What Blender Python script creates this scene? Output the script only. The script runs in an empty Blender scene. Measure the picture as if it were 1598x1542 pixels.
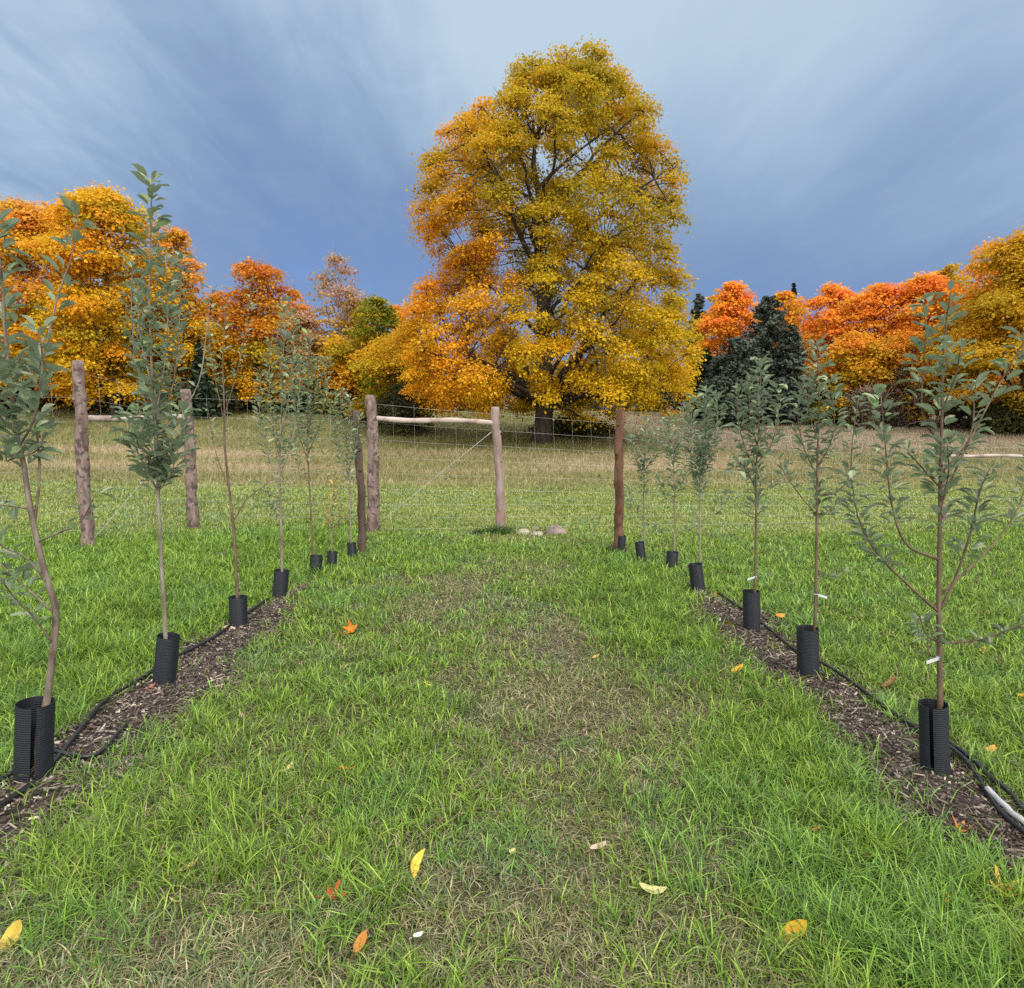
import bpy, math, random
import numpy as np
from mathutils import Vector, Matrix

random.seed(7)
rng = np.random.default_rng(7)
scene = bpy.context.scene
COL = scene.collection
R = math.radians

# ------------------------------------------------------------------ camera, sky, sun, exposure
CAM_H, PITCH, YAW, FPX = 1.6, R(4.97), R(1.15), 1000.0      # focal length in pixels of a 1598 px wide frame
cam_data = bpy.data.cameras.new('camera'); cam = bpy.data.objects.new('camera', cam_data); COL.objects.link(cam)
cam.location = (0, 0, CAM_H); cam.rotation_euler = (math.pi/2 - PITCH, 0, -YAW)
cam_data.sensor_fit = 'HORIZONTAL'; cam_data.sensor_width = 36.0; cam_data.lens = 36.0*FPX/1598.0
cam_data.clip_start = 0.05; cam_data.clip_end = 2000
scene.camera = cam

SUN_EL, SUN_AZ = R(42), R(148)         # azimuth measured clockwise from +Y (the view): behind and to the right
scene.view_settings.view_transform = 'Standard'
scene.view_settings.look = 'None'
scene.view_settings.exposure = 0.75
scene.view_settings.gamma = 1.0

_M = cam.rotation_euler.to_matrix()
_r, _u, _f = np.array(_M.col[0]), np.array(_M.col[1]), -np.array(_M.col[2])
def ray(px, py):
    d = _f + _r*(px-799.0)/FPX + _u*(771.0-py)/FPX
    return d/np.linalg.norm(d)

def make_world():
    w = bpy.data.worlds.new('World'); scene.world = w; w.use_nodes = True
    nt = w.node_tree; N, L = nt.nodes, nt.links; N.clear()
    def n(t, **k):
        o = N.new(t)
        for a, v in k.items(): setattr(o, a, v)
        return o
    def m(op, a, b=None, c=None, clamp=False):
        o = n('ShaderNodeMath', operation=op, use_clamp=clamp)
        for i, v in enumerate((a, b, c)):
            if v is None: continue
            if isinstance(v, (int, float)): o.inputs[i].default_value = v
            else: L.new(v, o.inputs[i])
        return o.outputs[0]
    def smooth(v, a, b):
        o = n('ShaderNodeMapRange', interpolation_type='SMOOTHSTEP')
        L.new(v, o.inputs['Value']); o.inputs['From Min'].default_value = a; o.inputs['From Max'].default_value = b
        return o.outputs[0]
    tc = n('ShaderNodeTexCoord'); sep = n('ShaderNodeSeparateXYZ'); L.new(tc.outputs['Generated'], sep.inputs[0])
    x, y, z = sep.outputs
    zc = m('ADD', m('MAXIMUM', z, 0.0), 0.10)
    cmb = n('ShaderNodeCombineXYZ'); L.new(m('DIVIDE', x, zc), cmb.inputs[0]); L.new(m('DIVIDE', y, zc), cmb.inputs[1])
    def noise(rot, sc, scale, detail, rough, dist, off=(0, 0, 0)):
        mp = n('ShaderNodeMapping'); L.new(cmb.outputs[0], mp.inputs[0])
        mp.inputs['Rotation'].default_value = (0, 0, rot); mp.inputs['Scale'].default_value = sc; mp.inputs['Location'].default_value = off
        o = n('ShaderNodeTexNoise'); L.new(mp.outputs[0], o.inputs['Vector'])
        o.inputs['Scale'].default_value = scale; o.inputs['Detail'].default_value = detail
        o.inputs['Roughness'].default_value = rough; o.inputs['Distortion'].default_value = dist
        return o.outputs['Fac']
    streak = noise(R(14), (1.35, 0.36, 1), 1.9, 5, 0.5, 0.9)
    fine = noise(R(16), (3.0, 0.75, 1), 2.6, 4, 0.5, 1.2, (3, 1, 0))
    patch = noise(R(20), (0.8, 0.45, 1), 1.3, 3, 0.5, 0.3, (2.2, 7, 0))
    def lobe(px, py, c0):                                     # soft brighter / darker part of the cloud deck in that direction
        d = ray(px, py); v = n('ShaderNodeVectorMath', operation='DOT_PRODUCT'); L.new(tc.outputs['Generated'], v.inputs[0]); v.inputs[1].default_value = tuple(d)
        return smooth(v.outputs['Value'], c0, 1.0)
    tex = noise(R(30), (1.5, 1.0, 1), 2.6, 6, 0.6, 1.6, (1, 4, 0))
    left = smooth(x, 0.05, -0.15)                             # wisps are strong in the left half, soft in the right half
    amp = m('MULTIPLY_ADD', left, 0.22, 0.16)
    t = m('MULTIPLY', z, 1.28)
    t = m('MULTIPLY_ADD', m('SUBTRACT', streak, 0.5), amp, t)
    t = m('MULTIPLY_ADD', m('SUBTRACT', fine, 0.5), m('MULTIPLY', amp, 0.65), t)
    t = m('MULTIPLY_ADD', m('SUBTRACT', patch, 0.5), 0.38, t)
    t = m('MULTIPLY_ADD', m('SUBTRACT', tex, 0.5), m('MULTIPLY_ADD', left, 0.20, 0.07), t)
    t = m('MULTIPLY_ADD', lobe(1010, 40, 0.93), 0.30, t)
    t = m('MULTIPLY_ADD', lobe(620, 30, 0.96), 0.12, t)
    t = m('MULTIPLY_ADD', lobe(-60, 330, 0.93), 0.30, t)
    t = m('MULTIPLY_ADD', lobe(1560, 190, 0.93), 0.22, t)
    t = m('MULTIPLY_ADD', lobe(1240, 350, 0.95), -0.10, t)
    t = m('MULTIPLY_ADD', lobe(420, 290, 0.96), -0.10, t)
    t = m('ADD', t, 0.02)
    ramp = n('ShaderNodeValToRGB'); L.new(t, ramp.inputs[0])
    cr = ramp.color_ramp; cr.interpolation = 'B_SPLINE'
    stops = [(0.0, (.104, .196, .390)), (.20, (.092, .158, .318)), (.42, (.124, .180, .302)), (.62, (.172, .246, .360)), (.80, (.245, .330, .43)), (1.0, (.345, .425, .495))]
    while len(cr.elements) < len(stops): cr.elements.new(0.5)
    for e, (p, c) in zip(cr.elements, stops): e.position = p; e.color = (*c, 1)
    sky = n('ShaderNodeTexSky', sky_type='NISHITA'); sky.sun_disc = False; sky.sun_elevation = SUN_EL; sky.sun_rotation = SUN_AZ
    dim = n('ShaderNodeVectorMath', operation='SCALE'); L.new(sky.outputs[0], dim.inputs[0]); dim.inputs['Scale'].default_value = 0.1
    mix = n('ShaderNodeMix', data_type='RGBA'); mix.inputs['Factor'].default_value = 0.9      # nine tenths cloud cover over the clear sky
    L.new(dim.outputs[0], mix.inputs['A']); L.new(ramp.outputs[0], mix.inputs['B'])
    # unseen bright cloud added overhead and behind the viewer to light ground and tree fronts
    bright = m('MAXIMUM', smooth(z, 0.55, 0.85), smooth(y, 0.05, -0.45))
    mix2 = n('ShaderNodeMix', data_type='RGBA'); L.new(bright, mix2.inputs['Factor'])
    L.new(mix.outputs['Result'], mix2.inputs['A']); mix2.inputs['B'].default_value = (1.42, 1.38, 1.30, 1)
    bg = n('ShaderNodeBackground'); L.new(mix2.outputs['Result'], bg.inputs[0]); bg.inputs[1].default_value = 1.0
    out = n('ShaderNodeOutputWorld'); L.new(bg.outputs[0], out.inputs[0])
    w.cycles.sampling_method = 'MANUAL'; w.cycles.sample_map_resolution = 512
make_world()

sl = bpy.data.lights.new('sun', 'SUN'); sun = bpy.data.objects.new('sun', sl); COL.objects.link(sun)
sl.energy = 1.5; sl.angle = R(12); sl.color = (1.0, 0.94, 0.85)
_sd = Vector((math.sin(SUN_AZ)*math.cos(SUN_EL), math.cos(SUN_AZ)*math.cos(SUN_EL), math.sin(SUN_EL)))
sun.rotation_euler = _sd.to_track_quat('Z', 'Y').to_euler()

scene.cycles.max_bounces = 6; scene.cycles.diffuse_bounces = 3; scene.cycles.transmission_bounces = 4
scene.cycles.glossy_bounces = 2; scene.cycles.transparent_max_bounces = 4
scene.cycles.use_denoising = False

# ------------------------------------------------------------------ small helpers
def lerp(a, b, t): return a + (b-a)*t
def sstep(a, b, v):
    t = np.clip((np.asarray(v, float)-a)/(b-a), 0, 1); return t*t*(3-2*t)
def vnoise(x, y, s=0):
    x = np.asarray(x, float) + s*17.31; y = np.asarray(y, float) - s*9.77
    xi, yi = np.floor(x).astype(np.int64), np.floor(y).astype(np.int64)
    fx, fy = x-xi, y-yi; fx = fx*fx*(3-2*fx); fy = fy*fy*(3-2*fy)
    def h(i, j):
        n = (i*374761393 + j*668265263) & 0x7fffffff
        n = ((n ^ (n >> 13))*1274126177) & 0x7fffffff
        return ((n ^ (n >> 16)) & 0xffff)/65535.0
    return (h(xi, yi)*(1-fx)+h(xi+1, yi)*fx)*(1-fy)+(h(xi, yi+1)*(1-fx)+h(xi+1, yi+1)*fx)*fy
def fbm(x, y, s=0, o=3):
    v, a, t = 0, 0.5, 0
    for k in range(o):
        v = v + a*vnoise(np.asarray(x)*2**k, np.asarray(y)*2**k, s+k); t += a; a *= .55
    return v/t

def gz(x, y):                                                  # height of the land
    x = np.asarray(x, float); y = np.asarray(y, float)
    s = .092 + .052*sstep(-4, -16, x)
    rise = 3.0*np.log1p(np.exp(np.clip((y-17.5)/3.0, -30, 30)))
    rise = np.where(rise > 45, 45+(rise-45)*.25, rise)
    b = (vnoise(x*.55, y*.55, 3)-.5)*.06*sstep(1.0, 6.0, np.hypot(x, y)) + (vnoise(x*.13, y*.13, 4)-.5)*.25*sstep(14, 30, y)
    return s*rise + b
def P(px, py, Y):
    d = ray(px, py); return np.array([0, 0, CAM_H]) + d*(Y/d[1])
def G(px, py):
    d = ray(px, py); lo, t = 0.3, 0.3; o = np.array([0, 0, CAM_H])
    while t < 400:
        p = o+d*t
        if p[2] <= gz(p[0], p[1]): break
        lo = t; t *= 1.02
    hi = t
    for _ in range(40):
        mid = (lo+hi)/2; p = o+d*mid
        if p[2] <= gz(p[0], p[1]): hi = mid
        else: lo = mid
    p = o+d*hi; return np.array([p[0], p[1], float(gz(p[0], p[1]))])
def at(px, Y):                                                 # ground point at image column px and depth Y
    X = P(px, 684, Y)[0]; return np.array([X, Y, float(gz(X, Y))])

def tag(o, label=None, cat=None, group=None, kind=None):
    if label: o['label'] = label
    if cat: o['category'] = cat
    if group: o['group'] = group
    if kind: o['kind'] = kind
    return o
def empty(name, loc, label, cat, group=None):
    o = bpy.data.objects.new(name, None); COL.objects.link(o); o.location = tuple(loc); o.empty_display_size = .1
    return tag(o, label, cat, group)
def link_mesh(name, me, mat, parent=None):
    o = bpy.data.objects.new(name, me); COL.objects.link(o)
    if mat: me.materials.append(mat)
    if parent is not None: o.parent = parent
    return o
def np_mesh(name, verts, faces_list, cols=None, smooth=False):
    """faces_list: list of int arrays (n,k)"""
    me = bpy.data.meshes.new(name)
    verts = np.ascontiguousarray(verts, np.float32)
    me.vertices.add(len(verts)); me.vertices.foreach_set('co', verts.ravel())
    loops = np.concatenate([f.ravel() for f in faces_list]).astype(np.int32)
    sizes = np.concatenate([np.full(len(f), f.shape[1]) for f in faces_list])
    starts = np.concatenate([[0], np.cumsum(sizes)[:-1]]).astype(np.int32)
    me.loops.add(len(loops)); me.loops.foreach_set('vertex_index', loops)
    me.polygons.add(len(sizes)); me.polygons.foreach_set('loop_start', starts)
    me.polygons.foreach_set('use_smooth', np.full(len(sizes), smooth))
    me.update(calc_edges=True)
    if cols is not None:
        a = me.color_attributes.new('col', 'FLOAT_COLOR', 'POINT')
        c = np.ones((len(verts), 4), np.float32); c[:, :3] = cols; a.data.foreach_set('color', c.ravel())
    return me
class MB:
    def __init__(s): s.v = []; s.f = {}; s.c = []; s.n = 0
    def add(s, v, fs, col=None):
        v = np.asarray(v, float); s.v.append(v)
        for f in fs:
            f = np.asarray(f, int); s.f.setdefault(f.shape[1], []).append(f+s.n)
        s.c.append(np.broadcast_to(np.array(col if col is not None else (1, 1, 1), float), (len(v), 3))); s.n += len(v)
    def build(s, name, mat, parent=None, smooth=False, origin=None):
        v = np.concatenate(s.v)
        if origin is not None: v = v-np.asarray(origin)
        return link_mesh(name, np_mesh(name, v, [np.concatenate(x) for x in s.f.values()], np.concatenate(s.c), smooth), mat, parent)
def tube(mb, pts, rad, seg=6, col=None, cap=True, rough=0.0, seed=0):
    pts = np.asarray(pts, float); n = len(pts); rad = np.broadcast_to(np.asarray(rad, float), (n,))
    T = np.gradient(pts, axis=0); T /= np.linalg.norm(T, axis=1)[:, None]+1e-9
    ref = np.array([0, 1, 0]) if abs(T[0][1]) < .9 else np.array([1, 0, 0])
    a = np.linspace(0, 2*math.pi, seg, endpoint=False); V = []
    for i in range(n):
        s = np.cross(T[i], ref); s /= np.linalg.norm(s)+1e-9; b = np.cross(s, T[i])
        rr = rad[i]*(1+rough*(vnoise(a*1.7+3*seed, np.full(seg, i*.55), seed)-.5)*2) if rough else rad[i]
        V.append(pts[i]+(np.cos(a)*rr)[:, None]*s+(np.sin(a)*rr)[:, None]*b)
    V = np.concatenate(V); i, j = np.meshgrid(np.arange(n-1), np.arange(seg), indexing='ij'); j2 = (j+1) % seg
    q = np.stack([i*seg+j, i*seg+j2, (i+1)*seg+j2, (i+1)*seg+j], -1).reshape(-1, 4)
    fs = [q]
    if cap: fs.append(np.arange(seg)[None, ::-1]); fs.append((np.arange(seg)+(n-1)*seg)[None, :])
    mb.add(V, fs, col)
def curve(pts, n):
    """Catmull-Rom resample"""
    p = np.asarray(pts, float)
    if len(p) < 3: return np.array([lerp(p[0], p[-1], t) for t in np.linspace(0, 1, n)])
    q = np.vstack([2*p[0]-p[1], p, 2*p[-1]-p[-2]]); out = []
    for t in np.linspace(0, len(p)-1-1e-6, n):
        i = int(t); f = t-i; a, b, c, d = q[i:i+4]
        out.append(.5*((2*b)+(c-a)*f+(2*a-5*b+4*c-d)*f*f+(3*b-a-3*c+d)*f**3))
    return np.array(out)

# ------------------------------------------------------------------ materials
def new_mat(name):
    m = bpy.data.materials.new(name); m.use_nodes = True; nt = m.node_tree; nt.nodes.clear()
    return m, nt, nt.nodes, nt.links
def leaf_mat(name, trans=.35, rough=.55, spec=.3, under=None, noise_scale=None):
    m, nt, N, L = new_mat(name)
    at_ = N.new('ShaderNodeAttribute'); at_.attribute_name = 'col'; c = at_.outputs['Color']
    if under:
        g = N.new('ShaderNodeNewGeometry'); mx = N.new('ShaderNodeMix'); mx.data_type = 'RGBA'
        mul = N.new('ShaderNodeMath'); mul.operation = 'MULTIPLY'; L.new(g.outputs['Backfacing'], mul.inputs[0]); mul.inputs[1].default_value = .75
        L.new(mul.outputs[0], mx.inputs['Factor']); L.new(c, mx.inputs['A']); mx.inputs['B'].default_value = (*under, 1); c = mx.outputs['Result']
    b = N.new('ShaderNodeBsdfPrincipled'); L.new(c, b.inputs['Base Color']); b.inputs['Roughness'].default_value = rough; b.inputs['Specular IOR Level'].default_value = spec
    t = N.new('ShaderNodeBsdfTranslucent'); L.new(c, t.inputs['Color'])
    mix = N.new('ShaderNodeMixShader'); mix.inputs[0].default_value = trans; L.new(b.outputs[0], mix.inputs[1]); L.new(t.outputs[0], mix.inputs[2])
    o = N.new('ShaderNodeOutputMaterial'); L.new(mix.outputs[0], o.inputs[0]); return m
def noisy_mat(name, c1, c2, scale=8, stretch=(1, 1, 1), rough=.85, bump=.3, lo=.35, hi=.65, c3=None, spec=.2, bscale=None, attr=False, c3scale=3):
    m, nt, N, L = new_mat(name)
    tc = N.new('ShaderNodeTexCoord'); mp = N.new('ShaderNodeMapping'); mp.inputs['Scale'].default_value = stretch; L.new(tc.outputs['Object'], mp.inputs[0])
    no = N.new('ShaderNodeTexNoise'); no.inputs['Scale'].default_value = scale; no.inputs['Detail'].default_value = 6; no.inputs['Roughness'].default_value = .6; L.new(mp.outputs[0], no.inputs['Vector'])
    mr = N.new('ShaderNodeMapRange'); L.new(no.outputs['Fac'], mr.inputs['Value']); mr.inputs['From Min'].default_value = lo; mr.inputs['From Max'].default_value = hi
    mx = N.new('ShaderNodeMix'); mx.data_type = 'RGBA'; L.new(mr.outputs[0], mx.inputs['Factor']); mx.inputs['A'].default_value = (*c1, 1); mx.inputs['B'].default_value = (*c2, 1)
    c = mx.outputs['Result']
    if c3:
        n2 = N.new('ShaderNodeTexNoise'); n2.inputs['Scale'].default_value = c3scale; n2.inputs['Detail'].default_value = 4; L.new(tc.outputs['Object'], n2.inputs['Vector'])
        m2 = N.new('ShaderNodeMapRange'); L.new(n2.outputs['Fac'], m2.inputs['Value']); m2.inputs['From Min'].default_value = .52; m2.inputs['From Max'].default_value = .60
        mx2 = N.new('ShaderNodeMix'); mx2.data_type = 'RGBA'; L.new(m2.outputs[0], mx2.inputs['Factor']); L.new(c, mx2.inputs['A']); mx2.inputs['B'].default_value = (*c3, 1); c = mx2.outputs['Result']
    if attr:
        a = N.new('ShaderNodeAttribute'); a.attribute_name = 'col'; mm = N.new('ShaderNodeMix'); mm.data_type = 'RGBA'; mm.blend_type = 'MULTIPLY'; mm.inputs['Factor'].default_value = 1
        L.new(c, mm.inputs['A']); L.new(a.outputs['Color'], mm.inputs['B']); c = mm.outputs['Result']
    b = N.new('ShaderNodeBsdfPrincipled'); L.new(c, b.inputs['Base Color']); b.inputs['Roughness'].default_value = rough; b.inputs['Specular IOR Level'].default_value = spec
    bu = N.new('ShaderNodeBump'); bu.inputs['Strength'].default_value = bump; bu.inputs['Distance'].default_value = .02; L.new(no.outputs['Fac'], bu.inputs['Height']); L.new(bu.outputs[0], b.inputs['Normal'])
    o = N.new('ShaderNodeOutputMaterial'); L.new(b.outputs[0], o.inputs[0]); return m

M_leaf = leaf_mat('autumn_leaves', .48, .6, .2)
M_needle = leaf_mat('evergreen_needles', .15, .7, .15)
M_grass = leaf_mat('grass_blades', .26, .5, .3)
M_apple = leaf_mat('apple_leaves', .22, .45, .4, under=(.28, .34, .24))
M_fallen = leaf_mat('fallen_leaf', .2, .55, .3)
M_bark = noisy_mat('tree_bark', (.022, .017, .014), (.075, .06, .05), 4, (3, 3, .6), bump=.5)
M_sapbark = noisy_mat('sapling_bark', (.12, .095, .075), (.27, .235, .20), 30, (1, 1, .25), .7, .2)
M_sapdark = noisy_mat('sapling_bark_brown', (.07, .045, .03), (.17, .12, .085), 30, (1, 1, .25), .65, .2)
M_post = noisy_mat('post_wood', (.24, .18, .17), (.38, .30, .29), 14, (1, 1, .12), .85, .5, c3=(.10, .065, .06), c3scale=7)
M_postpale = noisy_mat('post_wood_pale', (.18, .13, .118), (.29, .225, .205), 14, (1, 1, .12), .85, .5, c3=(.24, .15, .13), c3scale=5)
M_postbark = noisy_mat('post_bark_grey', (.11, .078, .068), (.26, .195, .18), 16, (1, 1, .3), .9, .7, c3=(.085, .06, .055), c3scale=11)
M_postred = noisy_mat('post_wood_red', (.085, .043, .030), (.18, .095, .064), 12, (1, 1, .12), .8, .5, c3=(.085, .035, .02), c3scale=6)
M_postdark = noisy_mat('post_wood_dark', (.045, .032, .025), (.12, .085, .065), 12, (1, 1, .15), .85, .6)
M_rail = noisy_mat('rail_wood', (.31, .25, .22), (.48, .41, .38), 12, (.15, 1, 1), .85, .4, c3=(.26, .19, .17), c3scale=4)
M_rock = noisy_mat('fieldstone', (.13, .10, .09), (.27, .22, .20), 6, rough=.85, bump=.6)
M_rockpale = noisy_mat('fieldstone_pale', (.23, .20, .16), (.40, .37, .31), 6, rough=.85, bump=.5)
M_chip = noisy_mat('wood_chip', (.9, .9, .9), (1, 1, 1), 30, attr=True, bump=.2, rough=.8)

M_sapmid = noisy_mat('sapling_bark_grey_brown', (.085, .06, .045), (.22, .18, .15), 30, (1, 1, .25), .7, .2)
def plain(name, c, rough=.5, spec=.5, metal=0):
    m, nt, N, L = new_mat(name); b = N.new('ShaderNodeBsdfPrincipled'); o = N.new('ShaderNodeOutputMaterial'); L.new(b.outputs[0], o.inputs[0])
    no = N.new('ShaderNodeTexNoise'); no.inputs['Scale'].default_value = 25; no.inputs['Detail'].default_value = 4
    tc = N.new('ShaderNodeTexCoord'); L.new(tc.outputs['Object'], no.inputs['Vector'])
    mx = N.new('ShaderNodeMix'); mx.data_type = 'RGBA'; L.new(no.outputs['Fac'], mx.inputs['Factor']); mx.inputs['A'].default_value = (*[v*.7 for v in c], 1); mx.inputs['B'].default_value = (*[min(1, v*1.3) for v in c], 1)
    L.new(mx.outputs['Result'], b.inputs['Base Color']); b.inputs['Roughness'].default_value = rough; b.inputs['Specular IOR Level'].default_value = spec; b.inputs['Metallic'].default_value = metal
    return m
M_guard = plain('guard_plastic', (.013, .016, .023), .5, .35)
M_hose = plain('hose_plastic', (.012, .012, .014), .38, .5)
M_hoseglint = plain('hose_plastic_glint', (.36, .36, .38), .5, .4)  # pale colour painted as the shine of a glossy black hose
M_wire = plain('fence_wire', (.42, .42, .42), .5, .5, .6)
M_tag = plain('tag_plastic', (.50, .52, .53), .5, .4)

# ------------------------------------------------------------------ rows, strips, ground colours
LX, RX = -2.17, 2.05                                            # the two rows run along +Y at these X
def strip_edges(side, y):
    n1 = (fbm(y*1.3, y*0+side*5, 11)-.5)*.28; n2 = (fbm(y*1.3, y*0+side*5+3, 12)-.5)*.28
    if side < 0: a, b = LX-.22+n1, LX+.36+n2
    else: a, b = RX-.30+n1, RX+.27+n2
    k = sstep(6.6, 5.6, y)
    c = LX+.12 if side < 0 else RX-.02
    return c+(a-c)*k, c+(b-c)*k
def mulch_mask(x, y):
    out = np.zeros_like(x)
    for s in (-1, 1):
        a, b = strip_edges(s, y); out = np.maximum(out, sstep(-.05, .16, np.minimum(x-a, b-x)+(vnoise(x*14, y*14, 52)-.5)*.22+(vnoise(x*5, y*5, 54)-.5)*.22))
    return out
def wear(x, y):
    n = fbm(x*1.1+4, y*.8, 21, 4); lane = np.exp(-((x-.05-.15*np.sin(y*.7))/1.05)**2)
    w = lane*lerp(.48, .20, sstep(4.0, 8.5, y)) + (n-.5)*1.6*np.where(np.abs(x) < 2.4, 1, .35)
    w = w - .35*sstep(-2.2, -2.8, x) - .25*sstep(2.1, 2.8, x) + .16*sstep(3.2, 1.2, y)
    return np.clip(w, 0, 1)
def fieldmix(x, y):
    """0 = orchard lawn, 1 = mown field behind the fence, 2 = dry hillside"""
    n = (fbm(x*.25, y*.35, 31)-.5)
    a = sstep(9.2, 12.5, y+n*4-.10*np.abs(x)+.6); b = sstep(16.5, 19.5, y+n*3+.0*x)
    return a, b
def ground_col(x, y):
    w = wear(x, y); n = fbm(x*2.1, y*2.1, 41)
    lawn = np.stack([lerp(.06, .095, w), lerp(.075, .074, w), lerp(.022, .055, w)], -1)*(.7+.6*n)[:, None]
    a, b = fieldmix(x, y)
    n2 = fbm(x*.35, y*.9, 42); 
    field = np.stack([.18+.13*n2, .235+.06*n2, .055+.04*n2], -1)
    n3 = fbm(x*.12, y*.55, 43); n3 = sstep(.35, .65, n3)
    hill = np.stack([lerp(.19, .31, n3), lerp(.185, .25, n3), lerp(.075, .15, n3)], -1)
    hill = lerp(hill, np.array([.15, .155, .055]), (sstep(25, 29, y)*(.55+.3*n2))[:, None])
    hill = lerp(hill, np.array([.27, .215, .165]), (sstep(3, 12, x)*sstep(22, 34, y)*.8)[:, None])
    c = lerp(lawn, field, a[:, None]); return lerp(c, hill, b[:, None])

def make_ground():
    sx = np.sinh(np.linspace(-4.2, 4.2, 281)); xs = sx/np.abs(sx).max()*260
    ty = np.linspace(0, 1, 300); ys = -18 + 18*np.minimum(1, ty/.06) + np.where(ty > .06, (np.exp((ty-.06)/.94*4.6)-1)/(math.exp(4.6)-1)*420, 0)
    X, Y = np.meshgrid(xs, ys); x, y = X.ravel(), Y.ravel(); z = gz(x, y)
    nx, ny = len(xs), len(ys); i, j = np.meshgrid(np.arange(ny-1), np.arange(nx-1), indexing='ij')
    q = np.stack([i*nx+j, i*nx+j+1, (i+1)*nx+j+1, (i+1)*nx+j], -1).reshape(-1, 4)
    me = np_mesh('ground', np.stack([x, y, z], -1), [q], ground_col(x, y), True)
    m, nt, N, L = new_mat('ground_soil_and_turf')
    tc = N.new('ShaderNodeTexCoord'); a = N.new('ShaderNodeAttribute'); a.attribute_name = 'col'
    n1 = N.new('ShaderNodeTexNoise'); n1.inputs['Scale'].default_value = 9; n1.inputs['Detail'].default_value = 8; n1.inputs['Roughness'].default_value = .7; L.new(tc.outputs['Object'], n1.inputs['Vector'])
    n2 = N.new('ShaderNodeTexNoise'); n2.inputs['Scale'].default_value = 70; n2.inputs['Detail'].default_value = 4; L.new(tc.outputs['Object'], n2.inputs['Vector'])
    mu = N.new('ShaderNodeMath'); mu.operation = 'MULTIPLY'; L.new(n1.outputs['Fac'], mu.inputs[0]); L.new(n2.outputs['Fac'], mu.inputs[1])
    mr = N.new('ShaderNodeMapRange'); L.new(mu.outputs[0], mr.inputs['Value']); mr.inputs['From Min'].default_value = .1; mr.inputs['From Max'].default_value = .42; mr.inputs['To Min'].default_value = .35; mr.inputs['To Max'].default_value = 1.55
    sc = N.new('ShaderNodeVectorMath'); sc.operation = 'SCALE'; L.new(a.outputs['Color'], sc.inputs[0]); L.new(mr.outputs[0], sc.inputs['Scale'])
    b = N.new('ShaderNodeBsdfPrincipled'); L.new(sc.outputs[0], b.inputs['Base Color']); b.inputs['Roughness'].default_value = .95; b.inputs['Specular IOR Level'].default_value = .1
    bu = N.new('ShaderNodeBump'); bu.inputs['Strength'].default_value = .8; bu.inputs['Distance'].default_value = .03; L.new(mu.outputs[0], bu.inputs['Height']); L.new(bu.outputs[0], b.inputs['Normal'])
    o = N.new('ShaderNodeOutputMaterial'); L.new(b.outputs[0], o.inputs[0])
    tag(link_mesh('ground', me, m), 'grassy orchard lawn rising to a dry meadow hillside', None, None, 'structure')
make_ground()

M_mulch = noisy_mat('mulch_soil', (.028, .021, .019), (.10, .078, .07), 22, rough=.95, bump=1.0, lo=.3, hi=.7)
for s, nm in ((-1, 'left'), (1, 'right')):
    ys = np.linspace(.4, 6.6, 90); a, b = strip_edges(s, ys); nu = 12; V = []
    for k, y in enumerate(ys):
        u = np.linspace(-.04, 1.04, nu); x = a[k]+(b[k]-a[k])*u
        h = .03*np.sin(np.pi*np.clip(u, 0, 1))+.004+(vnoise(x*9, y*9+x*0, 51)-.5)*.02
        h = np.where((u < 0) | (u > 1), -.03, h); V.append(np.stack([x, np.full(nu, y), gz(x, np.full(nu, y))+h], -1))
    V = np.concatenate(V); i, j = np.meshgrid(np.arange(len(ys)-1), np.arange(nu-1), indexing='ij')
    q = np.stack([i*nu+j, i*nu+j+1, (i+1)*nu+j+1, (i+1)*nu+j], -1).reshape(-1, 4)
    tag(link_mesh('mulch_bed', np_mesh('mulch_bed', V, [q], None, True), M_mulch), 'strip of dark mulch under the %s row of saplings' % nm, None, None, 'structure')

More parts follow.
